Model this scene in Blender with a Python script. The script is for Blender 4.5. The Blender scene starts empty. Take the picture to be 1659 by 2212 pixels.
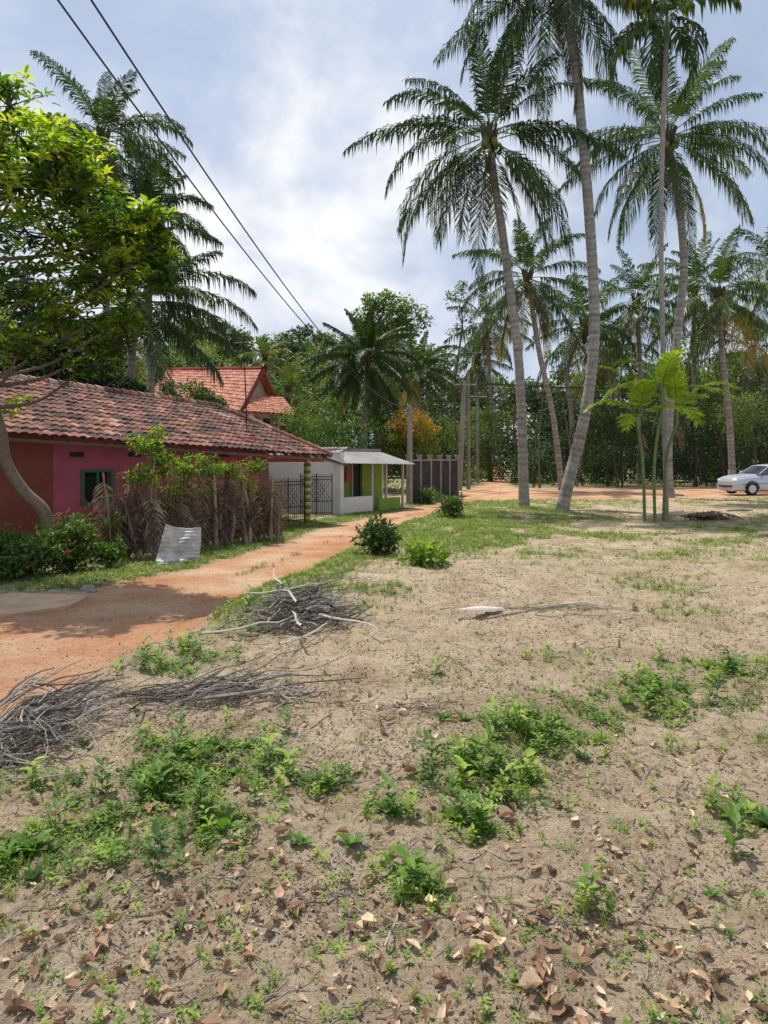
import bpy, math, numpy as np
from mathutils import Vector, Matrix
rng=np.random.default_rng(7)
U=rng.uniform; NR=rng.normal
# ---------------------------------------------------------------- helpers
def nrm(a):
    a=np.asarray(a,float); return a/np.maximum(np.linalg.norm(a,axis=-1,keepdims=True),1e-9)
def ss(a,b,x):
    t=np.clip((np.asarray(x,float)-a)/(b-a),0,1); return t*t*(3-2*t)
TAB=np.random.default_rng(3).random((256,256))
def vn(x,y):
    x=np.asarray(x,float);y=np.asarray(y,float)
    xi=np.floor(x).astype(int);yi=np.floor(y).astype(int);fx=x-xi;fy=y-yi
    fx=fx*fx*(3-2*fx);fy=fy*fy*(3-2*fy)
    g=lambda a,b:TAB[a&255,b&255]
    return (g(xi,yi)*(1-fx)+g(xi+1,yi)*fx)*(1-fy)+(g(xi,yi+1)*(1-fx)+g(xi+1,yi+1)*fx)*fy
def fbm(x,y,s=1,o=4):
    r=0;a=.5;t=0
    for i in range(o):
        r=r+a*vn(x*s+17*i+100,y*s+31*i+100);t+=a;a*=.5;s*=2.07
    return r/t
class MB:
    def __init__(s): s.V=[];s.L=[];s.C=[];s.M=[];s.T=[];s.n=0
    def add(s,V,F,mat=0,tint=.5):
        V=np.asarray(V,float).reshape(-1,3);F=np.asarray(F,int)
        if len(F)==0:return
        s.V.append(V);s.L.append((F+s.n).ravel());s.C.append(np.full(len(F),F.shape[1]))
        s.M.append(np.full(len(F),mat) if np.isscalar(mat) else mat)
        s.T.append(np.full(len(V),float(tint)) if np.isscalar(tint) else np.asarray(tint,float).ravel())
        s.n+=len(V)
    def inst(s,V0,F0,R,T,mat=0,tint=.5,vt=None):
        N=len(T)
        if N==0:return
        k=len(V0)
        V=np.einsum('nij,kj->nki',R,V0)+np.asarray(T)[:,None,:]
        F=(np.asarray(F0)[None]+(np.arange(N)*k)[:,None,None]).reshape(-1,np.asarray(F0).shape[1])
        t=np.repeat(np.full(N,tint) if np.isscalar(tint) else np.asarray(tint),k)
        if vt is not None:t=t+np.tile(vt,N)
        s.add(V,F,mat,t)
    def merged(s): return np.concatenate(s.V),np.concatenate(s.L).reshape(-1,s.C[0][0])
def link(o): bpy.context.scene.collection.objects.link(o)
def build(name,mb,mats,parent=None,origin=None,smooth=False,attrs=None):
    V=np.concatenate(mb.V);L=np.concatenate(mb.L);C=np.concatenate(mb.C);M=np.concatenate(mb.M);T=np.concatenate(mb.T)
    if origin is None:
        origin=(0,0,0) if parent is not None else ((V[:,0].min()+V[:,0].max())/2,(V[:,1].min()+V[:,1].max())/2,V[:,2].min())
    origin=np.array(origin,float)
    me=bpy.data.meshes.new(name)
    me.vertices.add(len(V));me.vertices.foreach_set('co',(V-origin).astype(np.float32).ravel())
    me.loops.add(len(L));me.loops.foreach_set('vertex_index',L.astype(np.int32))
    me.polygons.add(len(C));st=np.concatenate([[0],np.cumsum(C)[:-1]])
    me.polygons.foreach_set('loop_start',st.astype(np.int32));me.polygons.foreach_set('loop_total',C.astype(np.int32))
    for m in mats:me.materials.append(m)
    me.polygons.foreach_set('material_index',M.astype(np.int32))
    me.polygons.foreach_set('use_smooth',np.full(len(C),smooth))
    me.update(calc_edges=True)
    a=me.attributes.new('tint','FLOAT','POINT');a.data.foreach_set('value',T.astype(np.float32))
    if attrs:
        for k,v in attrs.items():
            a=me.attributes.new(k,'FLOAT','POINT');a.data.foreach_set('value',v.astype(np.float32))
    o=bpy.data.objects.new(name,me);link(o);o.location=origin
    if parent is not None:
        o.parent=parent;o.matrix_parent_inverse=Matrix.Translation(-Vector(parent.location))
    return o
def empty(name,loc):
    e=bpy.data.objects.new(name,None);link(e);e.location=loc;e.empty_display_size=.3;return e
def basis(d,up=None,scale=None):
    d=nrm(d)
    if up is None: up=np.tile([0,0,1.],(len(d),1))+NR(0,.35,(len(d),3))
    x=nrm(np.cross(d,up));z=np.cross(x,d)
    R=np.stack([x,d,z],axis=-1)
    if scale is not None:R=R*np.asarray(scale).reshape(-1,1,1)
    return R
def yawR(a,s,tilt=None):
    c=np.cos(a);n=np.sin(a);z=np.zeros_like(a);o=np.ones_like(a)
    R=np.stack([np.stack([c,-n,z],-1),np.stack([n,c,z],-1),np.stack([z,z,o],-1)],1)
    if tilt is not None:
        ct=np.cos(tilt);st=np.sin(tilt)
        X=np.stack([np.stack([o,z,z],-1),np.stack([z,ct,-st],-1),np.stack([z,st,ct],-1)],1)
        R=R@X
    return R*np.asarray(s).reshape(-1,1,1)
def catmull(P,n=8):
    P=np.asarray(P,float);Q=np.vstack([2*P[0]-P[1],P,2*P[-1]-P[-2]]);out=[]
    for i in range(1,len(Q)-2):
        t=np.linspace(0,1,n,endpoint=False)[:,None]
        a,b,c,d=Q[i-1],Q[i],Q[i+1],Q[i+2]
        out.append(.5*((2*b)+(-a+c)*t+(2*a-5*b+4*c-d)*t*t+(-a+3*b-3*c+d)*t**3))
    return np.vstack(out+[P[-1:]])
def tube(mb,P,r,k=6,mat=0,tint=.5,cap=True):
    P=np.asarray(P,float);n=len(P);r=np.broadcast_to(r,(n,)).astype(float)
    T=nrm(np.gradient(P,axis=0))
    ref=np.array([0,0,1.]) if abs(T.mean(0)[2])<.8*np.linalg.norm(T.mean(0))+1e-6 else np.array([1.,0,0])
    X=nrm(np.cross(T,ref));Y=np.cross(T,X)
    a=np.arange(k)*2*math.pi/k
    V=P[:,None]+r[:,None,None]*(np.cos(a)[None,:,None]*X[:,None]+np.sin(a)[None,:,None]*Y[:,None])
    i=np.arange(n-1)[:,None]*k;j=np.arange(k)[None];j2=(j+1)%k
    F=np.stack([i+j,i+j2,i+k+j2,i+k+j],-1).reshape(-1,4)
    mb.add(V.reshape(-1,3),F,mat,tint)
BQ=np.array([[0,3,2,1],[4,5,6,7],[0,1,5,4],[1,2,6,5],[2,3,7,6],[3,0,4,7]])
def box(mb,c,s,rz=0,mat=0,tint=.5):
    x,y,z=np.array(s)/2
    V=np.array([[-x,-y,-z],[x,-y,-z],[x,y,-z],[-x,y,-z],[-x,-y,z],[x,-y,z],[x,y,z],[-x,y,z]])
    C,S=math.cos(rz),math.sin(rz);R=np.array([[C,-S,0],[S,C,0],[0,0,1]])
    mb.add(V@R.T+np.array(c),BQ,mat,tint)
def wall(mb,p0,p1,th,z0,z1,mat=0,tint=.5,z1b=None):
    p0=np.array(p0[:2],float);p1=np.array(p1[:2],float);d=nrm(p1-p0);n=np.array([-d[1],d[0]])*th/2
    b=[p0-n,p1-n,p1+n,p0+n];zt=[z1,z1 if z1b is None else z1b]*1;zz=[zt[0],zt[1],zt[1],zt[0]]
    V=[[q[0],q[1],z0] for q in b]+[[q[0],q[1],h] for q,h in zip(b,zz)]
    mb.add(V,BQ,mat,tint)
# ---------------------------------------------------------------- materials
def newmat(name):
    m=bpy.data.materials.new(name);m.use_nodes=True;nt=m.node_tree;nt.nodes.clear()
    return m,nt,nt.nodes.new('ShaderNodeOutputMaterial')
def ramp(nt,stops):
    r=nt.nodes.new('ShaderNodeValToRGB');e=r.color_ramp.elements
    while len(e)<len(stops):e.new(.5)
    for i,(p,c) in enumerate(stops):
        e[i].position=p;e[i].color=(*c,1)
    return r
def mth(nt,op,a,b=None,c=None,clamp=False):
    n=nt.nodes.new('ShaderNodeMath');n.operation=op;n.use_clamp=clamp
    for i,v in enumerate([a,b,c]):
        if v is None:continue
        if isinstance(v,(int,float)):n.inputs[i].default_value=v
        else:nt.links.new(v,n.inputs[i])
    return n.outputs[0]
def noise(nt,scale,detail=4,rough=.55,coord=None,dist=0):
    n=nt.nodes.new('ShaderNodeTexNoise');n.inputs['Scale'].default_value=scale;n.inputs['Detail'].default_value=detail
    n.inputs['Roughness'].default_value=rough;n.inputs['Distortion'].default_value=dist
    if coord is None:
        g=nt.nodes.new('ShaderNodeNewGeometry');coord=g.outputs['Position']
    nt.links.new(coord,n.inputs['Vector']);return n.outputs['Fac']
def mat(name,stops,rough=.8,transl=0,nscale=0,nstr=.3,bump=0,bscale=30,metal=0,spec=.3,tcol=(1.3,1.5,.6)):
    m,nt,out=newmat(name)
    at=nt.nodes.new('ShaderNodeAttribute');at.attribute_name='tint';f=at.outputs['Fac']
    if nscale:
        v=mth(nt,'SUBTRACT',noise(nt,nscale),.5);v=mth(nt,'MULTIPLY',v,nstr*2);f=mth(nt,'ADD',f,v)
    r=ramp(nt,stops);nt.links.new(f,r.inputs[0])
    p=nt.nodes.new('ShaderNodeBsdfPrincipled');nt.links.new(r.outputs[0],p.inputs['Base Color'])
    p.inputs['Roughness'].default_value=rough;p.inputs['Metallic'].default_value=metal;p.inputs['Specular IOR Level'].default_value=spec
    if bump:
        b=nt.nodes.new('ShaderNodeBump');b.inputs['Strength'].default_value=bump;b.inputs['Distance'].default_value=.02
        nt.links.new(noise(nt,bscale),b.inputs['Height']);nt.links.new(b.outputs[0],p.inputs['Normal'])
    s=p.outputs[0]
    if transl:
        t=nt.nodes.new('ShaderNodeBsdfTranslucent');mx=nt.nodes.new('ShaderNodeMix');mx.data_type='RGBA';mx.blend_type='MULTIPLY'
        mx.inputs[0].default_value=1;nt.links.new(r.outputs[0],mx.inputs[6]);mx.inputs[7].default_value=(*tcol,1)
        nt.links.new(mx.outputs[2],t.inputs[0])
        ms=nt.nodes.new('ShaderNodeMixShader');ms.inputs[0].default_value=transl
        nt.links.new(s,ms.inputs[1]);nt.links.new(t.outputs[0],ms.inputs[2]);s=ms.outputs[0]
    nt.links.new(s,out.inputs[0]);return m
def flat(name,c,**k):
    c=np.array(c);return mat(name,[(0,tuple(c*.65)),(1,tuple(np.minimum(c*1.3,.95)))],**k)
M_palm=mat('palm_leaf',[(0,(.014,.032,.01)),(.45,(.045,.082,.02)),(.75,(.13,.17,.035)),(.88,(.42,.32,.04)),(1,(.26,.15,.06))],rough=.42,transl=.34,spec=.4)
M_areca=mat('areca_leaf',[(0,(.06,.13,.02)),(.5,(.2,.31,.03)),(1,(.48,.52,.05))],rough=.42,transl=.5,spec=.4)
M_dry=mat('dry_frond',[(0,(.06,.04,.03)),(.5,(.19,.13,.085)),(1,(.46,.36,.26))],rough=.8,transl=.12,tcol=(1.2,1,.8))
M_bark=mat('palm_bark',[(0,(.11,.09,.07)),(.5,(.27,.24,.2)),(1,(.45,.41,.35))],rough=.9,nscale=9,nstr=.5,bump=.6,bscale=18)
M_stem=mat('areca_stem',[(0,(.06,.09,.03)),(.5,(.13,.17,.06)),(1,(.26,.27,.13))],rough=.6,nscale=7,nstr=.5)
M_bark2=mat('tree_bark',[(0,(.05,.035,.025)),(.5,(.14,.1,.07)),(1,(.26,.2,.15))],rough=.9,nscale=12,nstr=.4,bump=.6,bscale=40)
M_fol=mat('broad_leaf',[(0,(.018,.04,.01)),(.4,(.05,.1,.02)),(.75,(.115,.19,.03)),(1,(.22,.3,.045))],rough=.5,transl=.3)
M_forest=mat('forest_leaf',[(0,(.012,.026,.012)),(.35,(.034,.068,.022)),(.7,(.095,.15,.04)),(1,(.22,.28,.07))],rough=.55,transl=.26)
M_bright=mat('bright_leaf',[(0,(.02,.055,.012)),(.4,(.07,.14,.018)),(.75,(.24,.33,.03)),(1,(.52,.52,.05))],rough=.45,transl=.5)
M_weed=mat('weed_leaf',[(0,(.035,.08,.015)),(.5,(.105,.2,.027)),(1,(.3,.4,.06))],rough=.5,transl=.36)
M_grass=mat('grass_blade',[(0,(.07,.12,.02)),(.5,(.17,.25,.04)),(1,(.38,.4,.12))],rough=.6,transl=.38)
M_dead=mat('dead_leaf',[(0,(.12,.07,.045)),(.4,(.31,.19,.12)),(.75,(.5,.34,.22)),(1,(.7,.56,.4))],rough=.55,transl=.12,tcol=(1.2,1,.7),nscale=30,nstr=.2)
M_stick=mat('stick_bark',[(0,(.06,.05,.042)),(.5,(.22,.19,.165)),(1,(.5,.46,.41))],rough=.85,nscale=15,nstr=.25,bump=.3)
M_orange=mat('croton_leaf',[(0,(.08,.11,.02)),(.5,(.27,.28,.03)),(.8,(.45,.28,.04)),(1,(.55,.24,.07))],rough=.5,transl=.3)
M_flower=flat('flower',(.7,.1,.04),rough=.5)
M_crumb=mat('soil_crumb',[(0,(.06,.04,.028)),(.6,(.25,.175,.115)),(1,(.58,.47,.35))],rough=.95)
M_tile=mat('clay_tile',[(0,(.045,.034,.033)),(.35,(.14,.072,.055)),(.7,(.3,.135,.09)),(1,(.52,.37,.29))],rough=.85,nscale=1.4,nstr=.8,bump=.3,bscale=60)
M_tile2=mat('clay_tile_new',[(0,(.24,.09,.06)),(.5,(.46,.18,.11)),(1,(.56,.3,.2))],rough=.8,nscale=2,nstr=.25)
M_pink=flat('pink_paint',(.45,.1,.14),rough=.85,nscale=2.5,nstr=.6)
M_red=flat('red_brown_paint',(.24,.07,.042),rough=.85,nscale=2.5,nstr=.65)
M_white=mat('white_plaster',[(0,(.3,.22,.17)),(.3,(.6,.56,.5)),(1,(.82,.81,.79))],rough=.9,nscale=1.5,nstr=.35,bump=.2)
M_cream=flat('cream_paint',(.5,.44,.36),rough=.85,nscale=2,nstr=.3)
M_green=flat('green_paint',(.22,.32,.05),rough=.8,nscale=2,nstr=.4)
M_dgreen=flat('green_frame',(.05,.14,.06),rough=.6)
M_dark=flat('dark_interior',(.02,.02,.022),rough=.6)
M_iron=flat('iron',(.02,.02,.022),rough=.5,metal=.3)
M_conc=mat('concrete',[(0,(.1,.09,.08)),(.5,(.27,.25,.22)),(1,(.45,.42,.37))],rough=.95,nscale=3,nstr=.45,bump=.4)
M_dconc=mat('mossy_concrete',[(0,(.015,.015,.015)),(.5,(.04,.04,.037)),(1,(.1,.1,.09))],rough=.95,nscale=2,nstr=.4)
M_zinc=mat('corrugated_metal',[(0,(.16,.1,.075)),(.35,(.27,.25,.24)),(1,(.42,.42,.42))],rough=.8,nscale=2.5,nstr=.5,spec=.2)
M_sheet=mat('whitewashed_sheet',[(0,(.2,.14,.11)),(.35,(.45,.42,.39)),(1,(.68,.67,.65))],rough=.75,nscale=6,nstr=.7,spec=.2)
M_wood=flat('timber',(.2,.13,.08),rough=.85,nscale=6,nstr=.4)
M_wire=flat('wire',(.03,.03,.035),rough=.6)
M_maroon=flat('maroon_paint',(.3,.03,.04),rough=.5)
M_yel=mat('column_paint',[(0,(.12,.14,.05)),(1,(.6,.5,.12))],rough=.7)
M_car=mat('car_paint',[(0,(.4,.43,.48)),(1,(.58,.61,.66))],rough=.22,metal=.3,spec=.6)
M_glass=flat('car_glass',(.03,.035,.04),rough=.06,spec=.9)
M_rubber=flat('rubber',(.02,.02,.02),rough=.85)
M_rim=flat('wheel_rim',(.5,.5,.52),rough=.3,metal=.7)
M_lamp=flat('headlamp',(.7,.72,.74),rough=.1,spec=.8)
M_nut=mat('coconut',[(0,(.06,.09,.02)),(.6,(.2,.2,.04)),(1,(.35,.22,.05))],rough=.5)
# ---------------------------------------------------------------- terrain definition
EY=[-8,3,5.2,6.7,8.3,10.6,13.4,17.1,21,25.3,33.4,43.2,64,120,700]
EX=[-4.2,-3.5,-3.2,-3.05,-2.75,-2.3,-1.8,-.85,-.25,1.15,3.8,7.3,10.9,18,60]
FY=[-8,8,11,12.2,14.1,17.9,23.7,29.4,38.7,49,64,120,700]
FX=[-9.5,-9.5,-8,-5.4,-4.1,-2.95,-1.95,.15,3.7,5.9,9.2,14,55]
PATCH=[(-1.28,4.6,.6,1),(-1.89,5.03,.4,.9),(-1.0,4.9,.35,.8),(-1.82,3.78,.32,1),(-1.31,3.97,.4,1),(.62,4.53,.38,.9),(1.08,5.37,.5,.9),(.75,5.1,.35,.7),
 (2.38,6.33,.65,.85),(3.2,7.0,.55,.75),(.11,3.42,.17,.8),(.03,4.07,.17,.8),(-.36,4.47,.17,.7),(-.86,3.92,.25,.9),(.5,3.97,.13,.8),(1.85,7.3,.45,.5),(-1.97,7.3,.5,.9),
 (.88,3.2,.12,.6),(1.97,4.1,.16,.9),(2.9,5.2,.3,.7),(-2.3,4.6,.35,.7),(1.6,5.9,.4,.7),(-.5,9.8,.5,.6),(3.9,9.5,.6,.5),(4.3,11.5,.8,.6),(-.2,10.9,.6,.8),(-1.4,10.5,.6,1),(.5,6.6,.2,.4),(-1.7,8.7,.5,.8),(-2.0,8.0,.4,.8)]
def roadm(x,y):
    xe=np.interp(y,EY,EX);xf=np.interp(y,FY,FX);n=(fbm(x,y,1.1)-.5)*1.2
    sl=np.clip(np.asarray(y)*.011,.15,.5)
    a=ss(-sl,sl,xe-x+n*.8)*ss(-sl,sl,x-xf+n*.8)
    b=ss(32.8,34.6,y+n*2)*(1-ss(43.5,46.5,y+n*2))*ss(-.5,.5,x-xf)
    return np.maximum(a,b)
def grassm(x,y):
    xe=np.interp(y,EY,EX);xf=np.interp(y,FY,FX);d=x-xe;dl=xf-x
    n=fbm(x,y,.55);n2=fbm(x+40,y,2.3);q=n*.5+n2*.5
    band=ss(-.15,.15,d)*(1-ss(.7,1.9,d+(n2-.5)*1.5))*ss(7.5,10.5,y)*(1-ss(30,36,y))*ss(.3,.44,n2+.12)
    verge=ss(-.1,.2,dl)*(1-ss(1.3,2.2,dl))*ss(12.2,13,y)*(1-ss(36,40,y))*.95
    left=ss(1.5,2.5,dl)*ss(12,13,y)*.5
    lb=1-ss(.13,.34,x/np.maximum(y,1))
    n3=fbm(x+11,y*.6,1.1,3)
    lawn=ss(-.2,.4,d)*ss(12.5,18,y+4*(n-.5))*(1-ss(32.5,35,y))*ss(.47-.17*lb,.62-.15*lb,q*.6+n3*.4)*(.65+.35*lb)
    p=0*x
    for a,b,r,s in PATCH:p=np.maximum(p,s*np.exp(-(((x-a)**2+((y-b))**2)/(r*r))**1.2))
    p=p*ss(.3,.5,n2+.1)
    med=.5*np.exp(-((x-(xe+xf)/2)/.2)**2)*ss(12,15,y)*ss(.45,.6,n2)
    far=ss(46,50,y)
    g=np.maximum.reduce([band,verge,left,lawn,p,far+0*x])*(1-roadm(x,y))
    return np.clip(np.maximum(g,med),0,1)
def T(x,y):
    x=np.asarray(x,float);y=np.asarray(y,float)
    xe=np.interp(y,EY,EX);d=x-xe+.5*(fbm(x,y,1.4)-.5)
    z=-.3*(1-ss(-.3,.7,d))*(1-ss(34,52,y))
    z=z+.15*np.exp(-((x-18)**2/60+(y-34)**2/30))
    nf=1-ss(30,60,y)
    nr=1-ss(9,22,y)
    offr=1-.7*roadm(x,y)
    z=z+nf*offr*(.12*(fbm(x,y,.45,2)-.5)+.1*(fbm(x,y,2,3)-.5))+nr*offr*(.09*(fbm(x,y,5,3)-.5)+.04*(fbm(x+9,y,15,3)-.5))
    return z
def Tz(x,y): return float(T(np.array([x]),np.array([y]))[0])
ys=[-8.];
while ys[-1]<700:
    y=ys[-1]
    ys.append(y+(.4 if y<1.4 else .028 if y<6 else .028+(y-6)*.011))
ys=np.array(ys);t=np.linspace(-1,1,540)
Yg,Tg=np.meshgrid(ys,t,indexing='ij');Xg=Tg*(np.maximum(Yg,0)*.72+3.4)
Xg=Xg+np.where(Yg>60,Tg*(Yg-60)*.8,0)
Zg=T(Xg,Yg);Rg=roadm(Xg,Yg);Gg=grassm(Xg,Yg)
V=np.stack([Xg,Yg,Zg],-1).reshape(-1,3);nc=len(t);nr_=len(ys)
i=np.arange(nr_-1)[:,None]*nc;j=np.arange(nc-1)[None]
F=np.stack([i+j,i+j+1,i+nc+j+1,i+nc+j],-1).reshape(-1,4)
m,nt,out=newmat('earth');M_ground=m
def at(n):
    a=nt.nodes.new('ShaderNodeAttribute');a.attribute_name=n;return a.outputs['Fac']
def mixc(f,a,b):
    x=nt.nodes.new('ShaderNodeMix');x.data_type='RGBA'
    if isinstance(f,float):x.inputs[0].default_value=f
    else:nt.links.new(f,x.inputs[0])
    for k,v in ((6,a),(7,b)):
        if isinstance(v,tuple):x.inputs[k].default_value=(*v,1)
        else:nt.links.new(v,x.inputs[k])
    return x.outputs[2]
r=ramp(nt,[(.32,(.21,.145,.095)),(.43,(.41,.305,.2)),(.54,(.56,.44,.305)),(.68,(.66,.55,.41))])
nt.links.new(mth(nt,'ADD',mth(nt,'MULTIPLY',noise(nt,1.3,6,.65),.5),mth(nt,'MULTIPLY',noise(nt,16,6,.8),.5)),r.inputs[0])
sand=r.outputs[0]
sp=ramp(nt,[(.0,(0,0,0)),(.54,(0,0,0)),(.59,(1,1,1)),(1,(1,1,1))]);nt.links.new(noise(nt,34,4,.7,dist=.8),sp.inputs[0])
sp2=ramp(nt,[(.4,(0,0,0)),(.58,(1,1,1))]);nt.links.new(noise(nt,2.1,4),sp2.inputs[0])
spk=mth(nt,'MULTIPLY',sp.outputs[0],mth(nt,'ADD',mth(nt,'MULTIPLY',sp2.outputs[0],.65),.18))
sand=mixc(spk,sand,(.11,.07,.045))
r2=ramp(nt,[(.3,(.36,.155,.08)),(.46,(.54,.28,.155)),(.64,(.66,.48,.32))])
nt.links.new(mth(nt,'ADD',mth(nt,'MULTIPLY',noise(nt,.6,6,.62),.7),mth(nt,'MULTIPLY',noise(nt,14,5,.7),.3)),r2.inputs[0])
sp3=ramp(nt,[(.0,(0,0,0)),(.57,(0,0,0)),(.63,(1,1,1)),(1,(1,1,1))]);nt.links.new(noise(nt,22,4,.7),sp3.inputs[0])
road=mixc(mth(nt,'MULTIPLY',sp3.outputs[0],.6),r2.outputs[0],(.2,.1,.06))
c=mixc(at('road'),sand,road)
r3=ramp(nt,[(.3,(.08,.12,.02)),(.55,(.17,.22,.05)),(.75,(.32,.3,.13))]);nt.links.new(noise(nt,11,5,.7),r3.inputs[0])
gm=mth(nt,'MULTIPLY',at('grass'),mth(nt,'ADD',.15,mth(nt,'MULTIPLY',noise(nt,7,4,.7),1.2)),clamp=True)
c=mixc(mth(nt,'MULTIPLY',gm,.75),c,r3.outputs[0])
p=nt.nodes.new('ShaderNodeBsdfPrincipled');nt.links.new(c,p.inputs['Base Color']);p.inputs['Roughness'].default_value=.95;p.inputs['Specular IOR Level'].default_value=.1
b=nt.nodes.new('ShaderNodeBump');b.inputs['Strength'].default_value=1;b.inputs['Distance'].default_value=.05
h=mth(nt,'ADD',noise(nt,26,7,.75),mth(nt,'MULTIPLY',noise(nt,120,3,.6),.3));nt.links.new(h,b.inputs['Height']);nt.links.new(b.outputs[0],p.inputs['Normal'])
nt.links.new(p.outputs[0],out.inputs[0])
fr=Rg.ravel()[F].mean(1)>.5
for nm,sel in(('ground',~fr),('dirt_road',fr)):
    FF=F[sel];u,inv=np.unique(FF,return_inverse=True);mb=MB();mb.add(V[u],inv.reshape(-1,4))
    build(nm,mb,[M_ground],origin=(0,0,0),smooth=True,attrs={'road':Rg.ravel()[u],'grass':Gg.ravel()[u]})
# ---------------------------------------------------------------- leaf templates
LV=np.array([[0,0,0],[.2,.33,.05],[.17,.68,.03],[0,1,-.1],[-.17,.68,.03],[-.2,.33,.05],[0,.33,0],[0,.68,-.02]])
LF=np.array([[0,1,6],[0,6,5],[6,1,2],[6,2,7],[6,7,4],[6,4,5],[7,2,3],[7,3,4]])
DV=np.array([[0,0,0],[.28,.5,.06],[0,1,-.05],[-.28,.5,.06]]);DF=np.array([[0,1,2],[0,2,3]])
def foliage(mb,C,r,nper,ls,mat=0,tint=.5,tv=.18,tpl='D',flatz=.7,upb=.4):
    C=np.asarray(C,float).reshape(-1,3);N=len(C);r=np.broadcast_to(r,(N,))
    d=nrm(NR(0,1,(N,nper,3)));rad=U(.15,1,(N,nper,1))**.6
    off=d*rad*r[:,None,None]*np.array([1,1,flatz]);P=(C[:,None]+off).reshape(-1,3)
    D=(d+NR(0,.6,(N,nper,3))+np.array([0,0,-.1])).reshape(-1,3)
    up=NR(0,.5,(len(P),3))+np.array([0,0,upb])+d.reshape(-1,3)*.4
    t=np.repeat(np.broadcast_to(tint,(N,)),nper)+NR(0,tv,len(P))
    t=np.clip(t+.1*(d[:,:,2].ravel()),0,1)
    Vt,Ft=(DV,DF) if tpl=='D' else (LV,LF)
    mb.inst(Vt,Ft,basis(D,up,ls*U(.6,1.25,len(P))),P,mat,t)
def crownC(c,rad,n,inner=.55):
    d=nrm(NR(0,1,(n,3)));return np.asarray(c)+d*U(inner,1,(n,1))*np.asarray(rad)*(.8+.4*fbm(d[:,0]*3+c[0],d[:,1]*3+d[:,2]*2,1,2))[:,None]
# ---------------------------------------------------------------- palms
def frond(mb,P,az,e0,bend,L,nl,ll,w,droop,ml,mr,tint,curl=0.,rr=.03,vlift=.2,tv=.07):
    n=14;s=np.linspace(0,1,n);e=e0-bend*s**1.3;a=az+curl*s
    Tn=np.stack([np.cos(e)*np.cos(a),np.cos(e)*np.sin(a),np.sin(e)],-1)
    pts=np.asarray(P)+np.cumsum(Tn,0)*L/n
    tube(mb,pts,rr*(1-.85*s),3,mr,.5)
    S=np.linspace(.14,1,nl);S=np.concatenate([S,S+.5/nl]).clip(0,1);sg=np.concatenate([np.ones(nl),-np.ones(nl)])
    B=np.stack([np.interp(S,s,pts[:,k]) for k in range(3)],-1);Tt=nrm(np.stack([np.interp(S,s,Tn[:,k]) for k in range(3)],-1))
    aa=np.interp(S,s,a);side=np.stack([-np.sin(aa),np.cos(aa),0*aa],-1)*sg[:,None];N=nrm(np.cross(Tt,side*sg[:,None]))
    N=N*np.sign(N[:,2:3]+1e-6)
    f=np.radians(20+44*S)+NR(0,.1,len(S))
    D=nrm(side*np.cos(f)[:,None]+Tt*np.sin(f)[:,None]+N*vlift*U(.3,1.2,(len(S),1)))
    l=(ll*np.sin(np.pi*(.14+.78*S))**.6*U(.8,1.1,len(S)))[:,None]
    dr=droop*U(.5,1.4,(len(S),1));Z=np.array([0,0,1.])
    mid=B+D*l*.5-Z*dr*l*.14;tip=B+D*l*(1-.3*np.minimum(dr,1.6))-Z*dr*l*.55
    W=Tt*w/2+N*w*.2*U(-1,1,(len(S),1))
    Vv=np.stack([B-W*.5,B+W*.5,mid-W,mid+W,tip],1).reshape(-1,3)
    k=np.arange(len(S))[:,None,None]*5;Ff=(np.array([[0,1,3],[0,3,2],[2,3,4]])[None]+k).reshape(-1,3)
    mb.add(Vv,Ff,ml,np.clip(np.repeat(tint+NR(0,tv,len(S)),5),0,1))
def sphere_pts(n=8,m=6):
    V=[];F=[]
    for a in range(m+1):
        for b_ in range(n):
            th=math.pi*a/m;ph=2*math.pi*b_/n;V.append([math.sin(th)*math.cos(ph),math.sin(th)*math.sin(ph),math.cos(th)])
    for a in range(m):
        for b_ in range(n):F.append([a*n+b_,a*n+(b_+1)%n,(a+1)*n+(b_+1)%n,(a+1)*n+b_])
    return np.array(V),np.array(F)
SV,SF=sphere_pts()
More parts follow.
